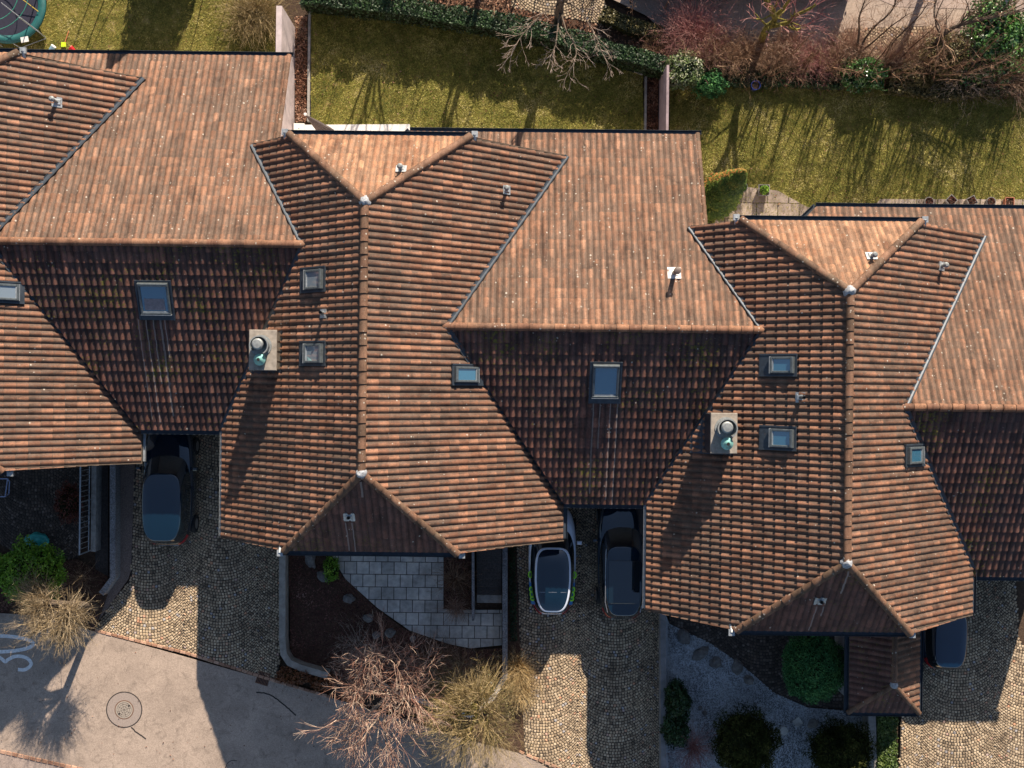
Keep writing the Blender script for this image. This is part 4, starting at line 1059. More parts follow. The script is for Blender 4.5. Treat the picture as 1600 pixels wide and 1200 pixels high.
# ---- top of the picture
bush('tall conifer, sunward side coloured orange, leaning at the gable of the middle house', 1112, 312, 1.0, (.5, .5, 1.2), 2200, .07, ML_thuja, .15, 50, ZL, 'conifer', asp=.35)
c = P(1112, 315, ZL); mb = MB(); r = random.Random(51)
for k in range(9000):
    h = r.random()**1.3; z = ZL+.2+h*5.7; rad = .85*(1-h)**.6*(1+.2*mnoise.noise(V((c.x, z*1.5, r.random())))); a = r.uniform(0, 2*pi); q = r.uniform(.7, 1)
    p = V((c.x+cos(a)*rad*q, c.y+sin(a)*rad*q, z)); leaf(mb, r, p, V((cos(a), sin(a), .8))+rv(r)*.5, .07*r.uniform(.6, 1.2), ((.93 if sin(a) > .35 and r.random() < .6 else min(.85, max(0, .45+.5*mnoise.noise(p*1.8)+r.uniform(-.25, .25)))), 0), .35)  # sunward leaves browned orange, painting in the sunlit edge
cf = [o for o in COL.objects if o.name.startswith('conifer')][0]
build(mb, 'crown', ML_thuja, cf)
mb = MB(); mb.tube([(c.x, c.y, ZL), (c.x, c.y, 4.6)], [.09, .02], 7); build(mb, 'trunk', M_bark, cf)

def hedge(label, pts, w, h, n, s, m, seed, z0=ZL):
    r = random.Random(seed); mb = MB(); st = MB()
    seg = [(V((*a, 0)), V((*b, 0))) for a, b in zip(pts[:-1], pts[1:])]; Ls = [(b-a).length for a, b in seg]; tot = sum(Ls)
    for k in range(n):
        x = r.uniform(0, tot); i = 0
        while x > Ls[i] and i < len(seg)-1: x -= Ls[i]; i += 1
        a, b = seg[i]; d = (b-a).normalized(); sv = V((d.y, -d.x, 0)); p = a+d*x
        hh = h*(1+.16*mnoise.noise(p*1.3)+.1*mnoise.noise(p*4)); ww = w*(1+.3*mnoise.noise(p*1.1+V((5, 0, 0))))
        f = r.random()
        if f < .6: q = p+sv*r.uniform(-ww/2, ww/2)+V((0, 0, z0+hh-abs(r.gauss(0, .08)))); nn = V((0, 0, 1))
        else: sg = r.choice((-1, 1)); q = p+sv*sg*ww/2*r.uniform(.85, 1.05)+V((0, 0, z0+r.uniform(.02, hh))); nn = sv*sg
        cl = .5+.5*mnoise.noise(q*2)
        leaf(mb, r, q, nn+rv(r)*.8, s*r.uniform(.6, 1.3), (min(.999, max(0, cl*.7+r.uniform(-.15, .35))), 0))
    for k in range(int(tot/.4)):
        x = k*.4; i = 0
        while x > Ls[i] and i < len(seg)-1: x -= Ls[i]; i += 1
        a, b = seg[i]; p = a+(b-a).normalized()*x
        for q in range(3): st.tube([p+V((0, 0, z0)), p+V((r.gauss(0, w*.2), r.gauss(0, w*.2), z0+h*.85))], [.015, .006], 4)
    t = plant('hedge', label, 'hedge', (seg[0][0].x, seg[0][0].y, z0)); cm = MB()
    for a, b in seg:
        d = (b-a); nn_ = max(2, int(d.length/.25)); dn = d.normalized(); sv = V((dn.y, -dn.x, 0)); vs = []
        for i in range(nn_+1):
            p = a+d*i/nn_; hh = h*(.80+.16*mnoise.noise(p*1.3)+.12*mnoise.noise(p*5)); ww = w*(.36+.10*mnoise.noise(p*3))
            vs += [p-sv*ww+V((0, 0, z0)), p-sv*ww*.9+V((0, 0, z0+hh*.9)), p+V((0, 0, z0+hh)), p+sv*ww*.9+V((0, 0, z0+hh*.9)), p+sv*ww+V((0, 0, z0))]
        cm.add(vs, [(5*i+k, 5*i+5+k, 5*i+6+k, 5*i+1+k) for i in range(nn_) for k in range(4)]+[(0, 1, 2, 3, 4), tuple(range(5*nn_+4, 5*nn_-1, -1))])
    build(cm, 'shade_core', M_core, t, fixn=True); build(mb, 'foliage', m, t); build(st, 'stem', M_bark, t); return t
hedge('long dark green hedge along the top of the middle lawn', pxs([(470, -8), (620, 8), (740, 26), (850, 48), (950, 76), (1040, 100)], 1.1), .62, 1.25, 17000, .05, ML_dark, 60)
hedge('ivy-green hedge strip along the edge of the street', pxs([(940, 18), (985, 38), (1035, 52)], .4), .5, .45, 3500, .045, ML_olive, 61)
hedge('dark green low hedge behind the pots at the top of the right lawn', pxs([(1090, 118), (1200, 118), (1320, 122)], .3), .7, .38, 5000, .045, ML_dark, 62)
hedge('olive hedge along the top right of the right lawn', pxs([(1390, 125), (1470, 138), (1560, 132), (1640, 120)], .4), .8, .55, 6500, .045, ML_olive, 63)
bush('white-variegated shrub at the right end of the long hedge', 1066, 112, .8, (.75, .7, .7), 3200, .05, ML_var, .25, 64, ZL)
bush('feathery blue-green shrub beside the variegated one', 1108, 132, .5, (.6, .45, .5), 2600, .05, ML_ball, .35, 65, ZL)
bush('bright green leafy shrub at the top of the right lawn', 1348, 116, .45, (.85, .55, .55), 4000, .055, ML_laurel, .35, 66, ZL)
bush('tall glossy laurel in the top right corner', 1556, 66, .65, (1.15, 1.45, .8), 7500, .075, ML_laurel, .4, 67, ZL)
bush('olive leafy shrub left of the glossy laurel', 1478, 88, .6, (1.0, .8, .6), 4500, .045, ML_olive, .35, 68, ZL)
bush('olive bush on the lawn edge under the leaning stems', 1425, 118, .35, (.9, .5, .4), 3500, .045, ML_olive, .35, 69, ZL)
for i, (x, y, rd, n, L, m, lab) in enumerate([
    (1080, 62, .5, 300, 1.5, MT_mag, 'crimson bare shrub on the street edge at the top'),
    (1118, 84, .5, 240, 1.1, MT_brown, 'tan twig shrub right of the crimson one'),
    (1165, 92, .5, 240, 1.1, MT_brown, 'brown twig shrub below the mossy tree'),
    (1215, 100, .5, 220, .95, MT_brown, 'tangled brown shrub above the blue pot'),
    (1265, 98, .5, 220, 1.0, MT_mag, 'reddish brown shrub above the terracotta pot'),
    (1305, 96, .5, 200, 1.0, MT_brown, 'brown shrub left of the dark many-stemmed one'),
    (1390, 95, .5, 170, 1.0, MT_pink, 'pinkish dry shrub under the leaning stems at the top right'),
    (1575, 118, .5, 130, 1.5, MT_pink, 'pinkish sprawling bare shrub at the right edge'),
    (1500, 118, .4, 100, 1.4, MT_pale, 'pale arching bare shrub right of the olive hedge'),
    (1340, 108, .5, 130, .9, MT_brown, 'brown twigs around the foot of the many-stemmed tree'),
    (1430, 88, .6, 150, 1.2, MT_brown, 'brown shrub at the foot of the leaning tree'),
    (1530, 100, .6, 150, 1.2, MT_brown, 'brown shrub in front of the laurel'),
    (1465, 78, .7, 170, 1.3, MT_pink, 'pinkish dry brush behind the olive shrub'),
    (1325, 74, .6, 130, 1.1, MT_pink, 'pinkish dry brush on the edge of the small paved patch'),
    (1230, 74, .5, 150, 1.1, MT_pink, 'pale pinkish brush between the mossy tree and the street'),
    (1025, 78, .5, 120, .8, MT_brown, 'small brown brush by the street corner of the long hedge'),
    (402, 22, .5, 330, 1.35, MT_gold, 'golden bare shrub left of the tall garden wall')]):
    twigbush(lab, x, y, ZL, rd, int(n*1.7), L, m, 70+i, .009, 2, .2)
# the trunk at the top and its branches
def explicit_tree(name, label, base, limbs, m_tr, m_cr, seed, fine=.5, kids=3, lv=3, bias=V((0,0,.1))):
    r = random.Random(seed); b = V(base); t = plant(name, label, 'tree', tuple(b)); tr = MB(); cr = MB()
    for pts, r0, r1 in limbs:
        q = [V(p) for p in smooth_pts([tuple(p) for p in pts], 3)]
        n = len(q); rd = [r0+(r1-r0)*i/(n-1) for i in range(n)]
        q = [p+rv(r)*min(.04, rd[i]*.5) for i, p in enumerate(q)]
        tr.tube(q, rd, 8 if r0 > .06 else 5, cap=True)
        if fine:
            for i in range(n//3, n):
                for k in range(2 if i < n-1 else 3):
                    d = (q[i]-q[i-1]).normalized()
                    grow(tr, cr, r, q[i], d+rv(r)*.8, fine*r.uniform(.6, 1.1), max(.007, rd[i]*.35), lv, kids, .55, .72, bias, .16, .014)
    build(tr, 'trunk', m_tr, t); build(cr, 'crown', m_cr, t); return t
B = P(872, 46, ZL)
explicit_tree('bare_tree', 'dark-trunked bare tree at the top with pale branches over the hedge', B, [
    ([B, P(876, 10, 2.0), P(880, -30, 4.0), P(884, -60, 6)], .17, .10),
    ([P(875, 18, 1.6), P(872, 40, 2.4), P(868, 70, 2.9), P(862, 85, 3.1)], .035, .018),
    ([P(875, 18, 1.6), P(886, 50, 2.4), P(900, 75, 2.9), P(897, 98, 3.2)], .035, .018),
    ([P(876, 5, 2.2), P(850, 20, 3.0), P(820, 50, 3.4), P(805, 72, 3.5)], .03, .015),
    ([P(876, 0, 2.4), P(905, 15, 3.2), P(930, 55, 3.6), P(942, 85, 3.7)], .032, .015)], M_bark, MT_pale, 90, .42, 2, 3)
B = P(1188, 68, ZL)
explicit_tree('bare_tree', 'mossy yellow-green branched tree over the shaded street', B, [
    ([B, P(1196, 48, 1.3), P(1210, 28, 2.4), P(1200, 5, 3.4), P(1190, -20, 4.2)], .14, .07),
    ([P(1200, 42, 1.6), P(1225, 38, 2.4), P(1245, 24, 3.0), P(1275, 8, 3.6)], .09, .045),
    ([P(1225, 38, 2.4), P(1240, 46, 2.6), P(1260, 42, 2.8)], .06, .03),
    ([P(1210, 28, 2.4), P(1230, 5, 3.2), P(1245, -20, 4)], .07, .04)], M_moss, MT_mag, 91, .6, 2, 3)
B = P(1338, 88, ZL)
explicit_tree('bare_tree', 'dark many-stemmed bare tree leaning right above the green leafy shrub', B, [
    ([B, P(1343, 50, 1.2), P(1342, 28, 2), P(1352, 0, 3)], .05, .02), ([B, P(1360, 48, 1.2), P(1392, 18, 2.4), P(1402, -10, 3)], .05, .02),
    ([B, P(1372, 58, 1.0), P(1400, 35, 1.8), P(1420, 22, 2.4)], .04, .012), ([P(1380, 92, ZL), P(1400, 60, 1), P(1432, 30, 2), P(1450, 5, 2.8)], .045, .012)], M_bark, MT_brown, 92, .5, 2, 3)
B = P(1435, 100, ZL)
limbs = [([B, P(1465, 60, 1.0), P(1500, 38, 1.8)], .085, .07), ([P(1470, 58, 1.0), P(1462, 30, 1.8), P(1478, -10, 3)], .04, .012)]
for i in range(7): limbs.append(([P(1498, 40, 1.8), P(1515+i*16, 20-i*1.0, 2.6), P(1500+i*30, -20+i*3, 3.8)], .035, .010))
explicit_tree('bare_tree', 'leaning bare tree fanning many straight shoots towards the top right corner', B, limbs, M_bark, MT_brown, 93, .45, 2, 2)
hedge('hedge-shaped blocker added unseen beyond the top edge, shading the street', pxs([(985, -34), (1150, -30), (1335, -34)], .5), 1.0, 1.5, 5000, .07, ML_dark, 77)  # unseen blocker, added and sized to shade the street
# trees just beyond the top edge, known from their shadows on the lawns
for i, (x, y, h) in enumerate([(620, -70, 6.5), (760, -60, 6), (1450, -30, 5.5), (1590, -40, 6)]):
    maple(['slim bare tree beyond the top edge above the hedge', 'forked bare tree beyond the top edge left of the dark trunk', 'bare tree beyond the top edge above the leaning stems', 'bare tree beyond the top right corner'][i], x, y, x+4, y-8, h*.6, 1.4, 95+i, MT_brown, M_bark, 5, 2, limbs=5, L0=1.2, r0=.10)
b = P(275, -75, ZL)
t = plant('conifer', 'dense conifer beyond the top edge, shading the left lawn', 'tree', tuple(b)); mb = MB(); r = random.Random(99)
for k in range(9000):
    h = r.random()**1.2; z = ZL+.3+h*5.5; rad = 1.4*(1-h)**.7; a = r.uniform(0, 2*pi); q = r.uniform(.5, 1)
    leaf(mb, r, V((b.x+cos(a)*rad*q, b.y+sin(a)*rad*q, z)), V((cos(a), sin(a), .6))+rv(r)*.5, .11)
build(mb, 'crown', ML_dark, t); mb = MB(); mb.tube([b, b+V((0, 0, 5))], [.12, .03], 7); build(mb, 'trunk', M_bark, t)

# tall upright stems in the hedgerow and beyond the top edge (their shadows rake the lawns)
def upright(label, px, py, n, h, m, seed, z0=ZL, spread=.35, fine=.5):
    r = random.Random(seed); b = P(px, py, z0); t = plant('tall_shrub', label, 'shrub', tuple(b)); mb = MB()
    for k in range(n):
        o = b+V((r.gauss(0, spread), r.gauss(0, spread*.6), 0)); d = V((r.gauss(0, .16), r.gauss(0, .14), 1)).normalized(); H_ = h*r.uniform(.6, 1.1)
        q = o; rad = r.uniform(.020, .040); rr = (r.random(), r.random())
        for i in range(7):
            d = (d+rv(r)*.07+V((0, 0, .03))).normalized(); nq = q+d*H_/7; prism3(mb, q, nq, rad*(1-.11*i), rad*(1-.11*(i+1)), rr)
            if i > 1:
                for u in range(2): twig(mb, r, nq, d+rv(r)*.55, fine*r.uniform(.5, 1.1), .007, 4, .12, 1)
            q = nq
    build(mb, 'stems', m, t); return t
for i, (x, y, n, h, lab) in enumerate([
    (1075, 100, 7, 2.6, 'tall thin-stemmed shrub between the hedge end and the crimson shrub'),
    (1125, 104, 9, 2.8, 'tall thin-stemmed shrub left of the mossy tree foot'),
    (1245, 112, 9, 2.6, 'tall thin-stemmed shrub above the terracotta pot'),
    (1290, 112, 8, 3.0, 'tall thin-stemmed shrub left of the glossy green one'),
    (1378, 116, 10, 3.3, 'tall thin-stemmed shrub right of the glossy green one'),
    (1415, 112, 11, 3.4, 'tall thin-stemmed shrub below the leaning bare tree'),
    (1455, 118, 10, 3.2, 'tall thin-stemmed shrub in the olive hedge'),
    (1500, 116, 10, 3.5, 'tall thin-stemmed shrub left of the laurel'),
    (1540, 122, 10, 3.3, 'tall thin-stemmed shrub under the laurel'),
    (1340, 118, 9, 3.2, 'tall thin-stemmed shrub behind the glossy green leaves'),
    (1205, 112, 9, 3.0, 'tall thin-stemmed shrub behind the blue pot'),
    (1590, 118, 10, 3.4, 'tall thin-stemmed shrub at the right edge')]): upright(lab, x, y, n, h, MT_brown, 400+i)
for i, (x, y, n, h) in enumerate([(520, -35, 3, 4.3), (585, -45, 3, 4.4), (655, -30, 4, 3.8), (715, -40, 4, 4.2), (800, -25, 5, 3.9), (930, -10, 6, 3.6), (985, 10, 6, 3.4), (350, -55, 4, 4.5), (215, -60, 4, 4.6)]):
    upright('slender bare stems beyond the top edge, %s' % ['nearest the tall wall', 'second from the tall wall', 'above the hedge middle left', 'above the hedge middle', 'left of the dark trunk', 'right of the dark trunk', 'at the street corner', 'above the golden shrub', 'above the left lawn'][i], x, y, n, h, MT_brown, 420+i, spread=.7)
# ---- grass, litter, rocks
def scatter(name, polys, n, s, m, z, seed, up=.5, h=0.0, label=None, skip=None, asp=.55, blade=False, thin=None):
    r = random.Random(seed); mb = MB(); areas = []
    for poly in polys:
        xs = [p[0] for p in poly]; ys = [p[1] for p in poly]; areas.append((min(xs), max(xs), min(ys), max(ys), poly))
    tot = sum((a[1]-a[0])*(a[3]-a[2]) for a in areas)
    for a in areas:
        for k in range(int(n*(a[1]-a[0])*(a[3]-a[2])/tot)):
            x = r.uniform(a[0], a[1]); y = r.uniform(a[2], a[3])
            if not inside(x, y, a[4]): continue
            cl = .5+.6*mnoise.noise(V((x*.8, y*.8, seed)))+.3*mnoise.noise(V((x*3, y*3, seed)))
            if thin and r.random() > thin+cl*.8: continue
            rr = (min(.999, max(0, cl*.75+r.uniform(-.22, .3))), 0)
            if blade:
                an = r.uniform(0, 2*pi); l = s*r.uniform(.6, 1.4); dx, dy = cos(an), sin(an); w = .010; hh = l*r.uniform(.3, .9)
                mb.add([(x-dy*w, y+dx*w, z), (x+dy*w, y-dx*w, z), (x+dx*l, y+dy*l, z+hh)], [(0, 1, 2)], 0, rr)
            else: leaf(mb, r, V((x, y, z+.01+r.random()*h)), V((0, 0, 1))+rv(r)*up, s*r.uniform(.55, 1.3), rr, asp)
    o = build(mb, name, m); o['kind'] = 'stuff'; return o
M_grass = leafmat('grass_blades', [(0, (.05, .07, .006)), (.3, (.15, .165, .02)), (.65, (.36, .31, .075)), (1, (.62, .52, .27))], .7, .3)
for i, L in enumerate((L0, L1, L2)): scatter('grass', [L], (24000, 70000, 70000)[i], .065, M_grass, ZL, 200+i, blade=True, thin=.45)
bedT = pxs([(486, -40), (790, -40), (800, 12), (925, 36), (1060, 62), (1200, 92), (1500, 98), (1640, 85), (1640, 160), (1480, 150), (1330, 132), (1046, 128), (1040, 110), (860, 72), (640, 28), (486, 8)], ZL)
bedL = pxs([(450, 830), (510, 850), (535, 900), (590, 952), (640, 988), (735, 1016), (784, 1012), (784, 1060), (735, 1110), (640, 1085), (500, 1052), (455, 1030)], ZG)
M_bed = soil_mat('bed_soil', (.05, .028, .02), (.11, .065, .045), (.2, .13, .09), 12)
slab('planting_bed', bedT, ZL-.03, M_bed); slab('planting_bed', bedL, ZG+.02, M_bed)
slab('planting_bed', pxs([(694, 820), (736, 820), (736, 952), (694, 952)], ZG), ZG+.015, M_bed)
slab('planting_bed', pxs([(794, 820), (806, 820), (812, 1000), (820, 1178), (680, 1142), (640, 1090), (740, 1116), (790, 1062)], ZG), ZG+.004, M_bed)
slab('planting_bed', pxs([(-60, 850), (60, 880), (120, 874), (168, 900), (168, 930), (148, 985), (60, 962), (-60, 950)], ZG), ZG+.01, M_bed)
scatter('leaf_litter', [bedT], 32000, .045, ML_litter, ZL, 210, up=.8, h=.03)
scatter('leaf_litter', [bedL, pxs([(694, 820), (736, 820), (736, 952), (694, 952)], ZG), pxs([(-60, 850), (60, 880), (120, 874), (168, 900), (148, 985), (60, 962), (-60, 950)], ZG)], 30000, .032, ML_litterd, ZG+.02, 211, up=.8, h=.03)
scatter('leaf_litter', [pxs([(461, 25), (480, 25), (479, 190), (461, 190)], ZL), pxs([(1010, 120), (1028, 120), (1028, 210), (1010, 210)], ZL)], 2600, .04, ML_litter, ZL-.05, 212, up=.8, h=.03)
M_peb = varied('pebbles', [(0, (.10, .11, .12)), (.5, (.34, .36, .38)), (1, (.8, .82, .84))], .8, 20, .2)
scatter('pebbles', [pxs([(1044, 975), (1110, 1005), (1160, 1040), (1212, 1084), (1262, 1106), (1360, 1112), (1360, 1215), (1044, 1215)], ZG)], 34000, .028, M_peb, ZG-.012, 213, up=.5, asp=.8)
scatter('ivy', [pxs([(795, 850), (805, 850), (808, 1000), (797, 1000)], ZG)], 1500, .04, ML_dark, ZG+.05, 214, up=1.2, h=.2)

M_rock = simple('rock', (.17, .16, .15), .9, var=.5, scale=6, bumps=.8)
def rock(label, px, py, rx, ry, h, seed, m=None):
    r = random.Random(seed); c = P(px, py, ZG); mb = MB(); n = 10; mm = 6
    bm = bmesh.new(); bmesh.ops.create_icosphere(bm, subdivisions=3, radius=1)
    for v in bm.verts:
        f = 1+.35*mnoise.noise(v.co*1.3+V((seed, 0, 0)))+.1*mnoise.noise(v.co*4+V((seed, 0, 0)))
        v.co = V((v.co.x*rx*f, v.co.y*ry*f, max(-.1, v.co.z*h*f)))
    me = bpy.data.meshes.new('rock'); bm.to_mesh(me); bm.free(); me.materials.append(m or M_rock)
    o = bpy.data.objects.new('rock', me); COL.objects.link(o); o.location = (c.x, c.y, ZG+.02); o.rotation_euler.z = r.uniform(0, 3)
    tag(o, label, 'rock')
for i, a in enumerate([('large flat grey rock at the top corner of the leafy bed', 485, 872, .42, .2, .2), ('mossy rock beside the terrace curve', 505, 900, .2, .25, .18), ('brown rock in the middle of the terrace curve', 545, 935, .22, .18, .16),
    ('grey rock by the terrace edge above the bare shrub', 575, 965, .2, .16, .16), ('rock cluster stone nearest the tall grass clumps', 610, 988, .22, .17, .2), ('pale rock right below the terrace curve', 588, 992, .16, .14, .15),
    ('small rock at the lower terrace corner', 645, 998, .14, .12, .12), ('dark jagged rock at the top of the gravel garden', 1068, 995, .3, .22, .2), ('grey rock in the upper gravel, right of the dark one', 1095, 1020, .35, .2, .18),
    ('bluish rock in the middle of the gravel garden', 1118, 1035, .25, .2, .16), ('large flat rock above the left dark bush', 1152, 1042, .3, .2, .16), ('dark rock touching the left dark bush', 1170, 1062, .2, .16, .18),
    ('pale round stone in the gravel, upper of a pair', 1094, 1106, .09, .08, .1), ('pale round stone in the gravel, lower of a pair', 1101, 1114, .09, .09, .1), ('flat rock by the right dark bush', 1270, 1130, .22, .16, .08)]): rock(*a, 300+i)
def stone_slab(label, px, py, verts, rot):
    c = P(px, py, ZG); mb = MB(); mb.prism([(c.x+x*cos(rot)-y*sin(rot), c.y+x*sin(rot)+y*cos(rot)) for x, y in verts], ZG-.05, ZG+.03); o = build(mb, 'stepping_stone', M_slab, fixn=True); tag(o, label, 'stone')
stone_slab('square stepping stone in the gravel near the round bush', 1246, 1128, [(-.15, -.15), (.15, -.15), (.15, .15), (-.15, .15)], .6)
stone_slab('round stepping stone in the gravel', 1224, 1142, [(.17*cos(i*pi/10), .17*sin(i*pi/10)) for i in range(20)], 0)
stone_slab('rectangular stepping stone in the gravel next to the left dark bush', 1214, 1164, [(-.1, -.19), (.1, -.19), (.1, .19), (-.1, .19)], .15)
hedge('sunlit green hedge below the porch, along the right drive', pxs([(1388, 1118), (1386, 1240)], .6), .75, .8, 6500, .045, leafmat('leaves_hedge', [(0, (.02, .045, .008)), (.5, (.07, .12, .02)), (1, (.20, .24, .06))]), 64, ZG)

# ------------------------------------------------------------------ cars
def car_paint(name, c, rough=.25, coat=1.0):
    m, nt, b = mat(name); b.inputs['Base Color'].default_value = c4(c); b.inputs['Roughness'].default_value = rough
    b.inputs['Coat Weight'].default_value = coat; b.inputs['Coat Roughness'].default_value = .02; b.inputs['Coat IOR'].default_value = 1.7
    n = noise(nt, 3, 4, .6); nt.links.new(ramp(nt, [(.35, (.05,)*3), (.75, (.16,)*3)], n), b.inputs['Roughness']); return m
MC_black = car_paint('paint_black_sky_tint', (.003, .016, .034)); MC_blue = car_paint('paint_dark_blue', (.002, .018, .050)); MC_silver = car_paint('paint_pale_silver', (.74, .80, .92))  # black paint's navy base stands in for reflected sky
M_tyre = simple('tyre', (.02, .02, .02), .9); M_rim = simple('rim', (.35, .36, .38), .35, .8); M_red = simple('tail_lamp', (.32, .012, .02), .2, coat=1.0); M_chrome = simple('bright_trim', (.6, .6, .6), .25, .8)
def ring(cy, hl, hw, z, ex=3.2, n=48, taper=0.0, front=0.0):
    """rounded rectangle seen from above; taper narrows the tail (y small)"""
    out = []
    for k in range(n):
        a = 2*pi*k/n; ca, sa = cos(a), sin(a)
        x = hw*math.copysign(abs(ca)**(2/ex), ca); y = hl*math.copysign(abs(sa)**(2/ex), sa)
        t_ = -y/hl
        w = 1 - (taper*max(0, t_)**1.6) - (front*max(0, -t_)**2)
        zz_ = z(y+cy) if callable(z) else z
        out.append(V((x*w, y+cy, zz_)))
    return out
def loft(rings, cap_top=True):
    n = len(rings[0]); vs = [p for r_ in rings for p in r_]; fs = []
    for i in range(len(rings)-1):
        for k in range(n): fs.append((i*n+k, i*n+(k+1) % n, (i+1)*n+(k+1) % n, (i+1)*n+k))
    if cap_top: 
        c = sum((p for p in rings[-1]), V())/n; vs.append(c); o = len(rings)*n-n
        fs += [(o+k, o+(k+1) % n, len(vs)-1) for k in range(n)]
    return vs, fs
def car(label, px, py, L, Wd, Ht, paint, roofm, yaw=0.0, tail=.12, taper=.10, hood=.30, rt=.16, sun=None, rails=False, arch=False):
    """px, py = tail centre as seen (at bumper height); nose points up the picture"""
    p = P(px, py, .6); t = thing('parked_car', label, 'car', (p.x, p.y, ZG)); hw = Wd/2
    M0 = Matrix.Translation((p.x, p.y, ZG)) @ Matrix.Rotation(yaw, 4, 'Z')
    def put(vs): return [M0 @ V(v) for v in vs]
    sh = .98
    zt_ = lambda y: sh - .20*max(0, (y-L*.66)/(L*.34))**1.8
    B_ = [ring(L/2, L/2-.05, hw-.06, .22, 4.2, 64, taper, .10), ring(L/2, L/2, hw-.01, .38, 4.2, 64, taper, .09), ring(L/2, L/2, hw, .60, 4.2, 64, taper, .09),
          ring(L/2, L/2-.02, hw-.01, lambda y: zt_(y)-.16, 4.0, 64, taper, .10), ring(L/2, L/2-.07, hw-.05, lambda y: zt_(y)-.05, 3.8, 64, taper, .11), ring(L/2, L/2-.16, hw-.12, zt_, 3.6, 64, taper, .12), ring(L/2, L/2-.6, hw*.5, lambda y: zt_(y)+.025, 3.0, 64, taper, .1)]
    vs, fs = loft(B_); mb = MB(); mb.add(put(vs), fs); body = build(mb, 'body', paint, t, smooth=True)
    g0, g1 = tail, L*(1-hood)                # glasshouse base
    r0, r1 = tail+rt, L*(1-hood)-.62       # roof
    base = ring((g0+g1)/2, (g1-g0)/2, hw-.075, sh-.02, 4.2, 56, taper*1.1, .05); mid = ring((g0+.05+g1-.3)/2, (g1-.3-g0-.05)/2, hw-.15, (sh+Ht)/2, 4.2, 56, taper*1.2, .05)
    top = ring((r0+r1)/2, (r1-r0)/2, hw-.245, Ht-.075, 4.4, 56, taper*1.4, .03)
    vs, fs = loft([base, mid, top], False); mb = MB(); mb.add(put(vs), fs); build(mb, 'window', M_carglass, t, smooth=True)
    ex_ = 4.4; cy = (r0+r1)/2; hl = (r1-r0)/2
    crown = lambda y: Ht-.005-.03*((y-cy)/hl)**2
    rm = MC_silver if arch else roofm
    R_ = [ring(cy, hl+.02, hw-.225, Ht-.095, ex_, 56, taper*1.4, .03), ring(cy, hl+.015, hw-.235, Ht-.05, ex_, 56, taper*1.4, .03), ring(cy, hl-.04, hw-.29, lambda y: crown(y)-.008, ex_, 56, taper*1.4, .03), ring(cy, hl*.55, (hw-.25)*.5, lambda y: crown(y)+.012, 3.5, 56, taper, .02)]
    vs, fs = loft(R_); mb = MB(); mb.add(put(vs), fs); rf = build(mb, 'roof', rm, t, smooth=True)
    if arch:
        Q_ = [ring(cy, hl-.045, hw-.30, lambda y: crown(y)-.006, ex_, 56, taper*1.4, .03), ring(cy, hl-.06, hw-.315, lambda y: crown(y)+.008, ex_, 56, taper*1.4, .03), ring(cy, hl*.5, (hw-.25)*.5, lambda y: crown(y)+.024, 3.5, 56, taper, .02)]
        vs, fs = loft(Q_); mb = MB(); mb.add(put(vs), fs); build(mb, 'roof_panel', roofm, rf, smooth=True)
        mb = MB(); mb.box(-hw+.40, hw-.40, r0+.72, r0+.735, Ht-.03, Ht+.013, M=M0); build(mb, 'roof_seam', M_chrome, rf)
    if sun:
        y0, y1 = sun; mb = MB(); w = hw-.36
        mb.box(-w, w, y0, y1, Ht-.04, Ht+.018, M=M0, bev=.008); build(mb, 'sunroof', M_carglass, rf)
    if rails:
        for s in (-1, 1):
            mb = MB(); mb.tube([M0 @ V((s*(hw-.27)*(1-taper*.9), r0+.12, Ht-.03)), M0 @ V((s*(hw-.25), r0+.5, Ht+.03)), M0 @ V((s*(hw-.25), r1-.35, Ht+.03)), M0 @ V((s*(hw-.27), r1-.1, Ht-.03))], .016, 6); build(mb, 'roof_rail', M_chrome, t)
    for s in (-1, 1):
        mb = MB(); mb.box(s*(hw+.09)-.09, s*(hw+.09)+.09, g1-.55, g1-.42, sh-.05, sh+.10, M=M0, bev=.03); build(mb, 'mirror', paint, t)
        # tail lamp wraps the corner
        arc = [q for q in ring(L/2, L/2-.005, hw+.006, .80, 4.1, 128, taper, .09)]
        sel = sorted([q for q in arc if q.y < .42 and s*q.x > hw*.42], key=lambda q: s*atan2(s*q.x, -q.y+.5))
        if len(sel) > 3:
            mb = MB(); nn_ = len(sel); cc_ = V((0, L/2, 0))
            vs = []
            for q in sel: vs += [q+V((0, 0, -.10)), q+V((0, 0, .06)), q+(cc_-V((q.x, q.y, 0))).normalized()*.07+V((0, 0, .13))]
            fs = []
            for i in range(nn_-1): fs += [(3*i, 3*i+3, 3*i+4, 3*i+1), (3*i+1, 3*i+4, 3*i+5, 3*i+2)]
            mb.add(put(vs), fs); build(mb, 'tail_lamp', M_red, t, smooth=True)
        for wy in (L*.17, L*.80):
            mb = MB(); c = M0 @ V((s*(hw-.11), wy, .33)); d = (M0.to_3x3() @ V((1, 0, 0)))*s
            mb.tube([c-d*.1, c+d*.09], [.33, .33], 22); w = build(mb, 'tyre', M_tyre, t); auto_smooth(w)
            mb = MB(); mb.tube([c+d*.088, c+d*.1], [.2, .17], 14); build(mb, 'rim', M_rim, w)
    mb = MB(); mb.box(-.35, .35, -.012, .03, .52, .64, M=M0); build(mb, 'number_plate', simple('plate', (.6, .6, .6), .5), t)
    mb = MB(); mb.tube([M0 @ V((.05, tail+.02, sh+.12)), M0 @ V((.25, tail+.05, sh+.2))], .012, 5); build(mb, 'wiper', M_tyre, t)
    return t, M0, hw
car('black estate car with red tail lamps half under the roof on the left drive', 262, 853, 4.6, 1.9, 1.66, MC_black, MC_black, 0, .10, .10, .27, .20)
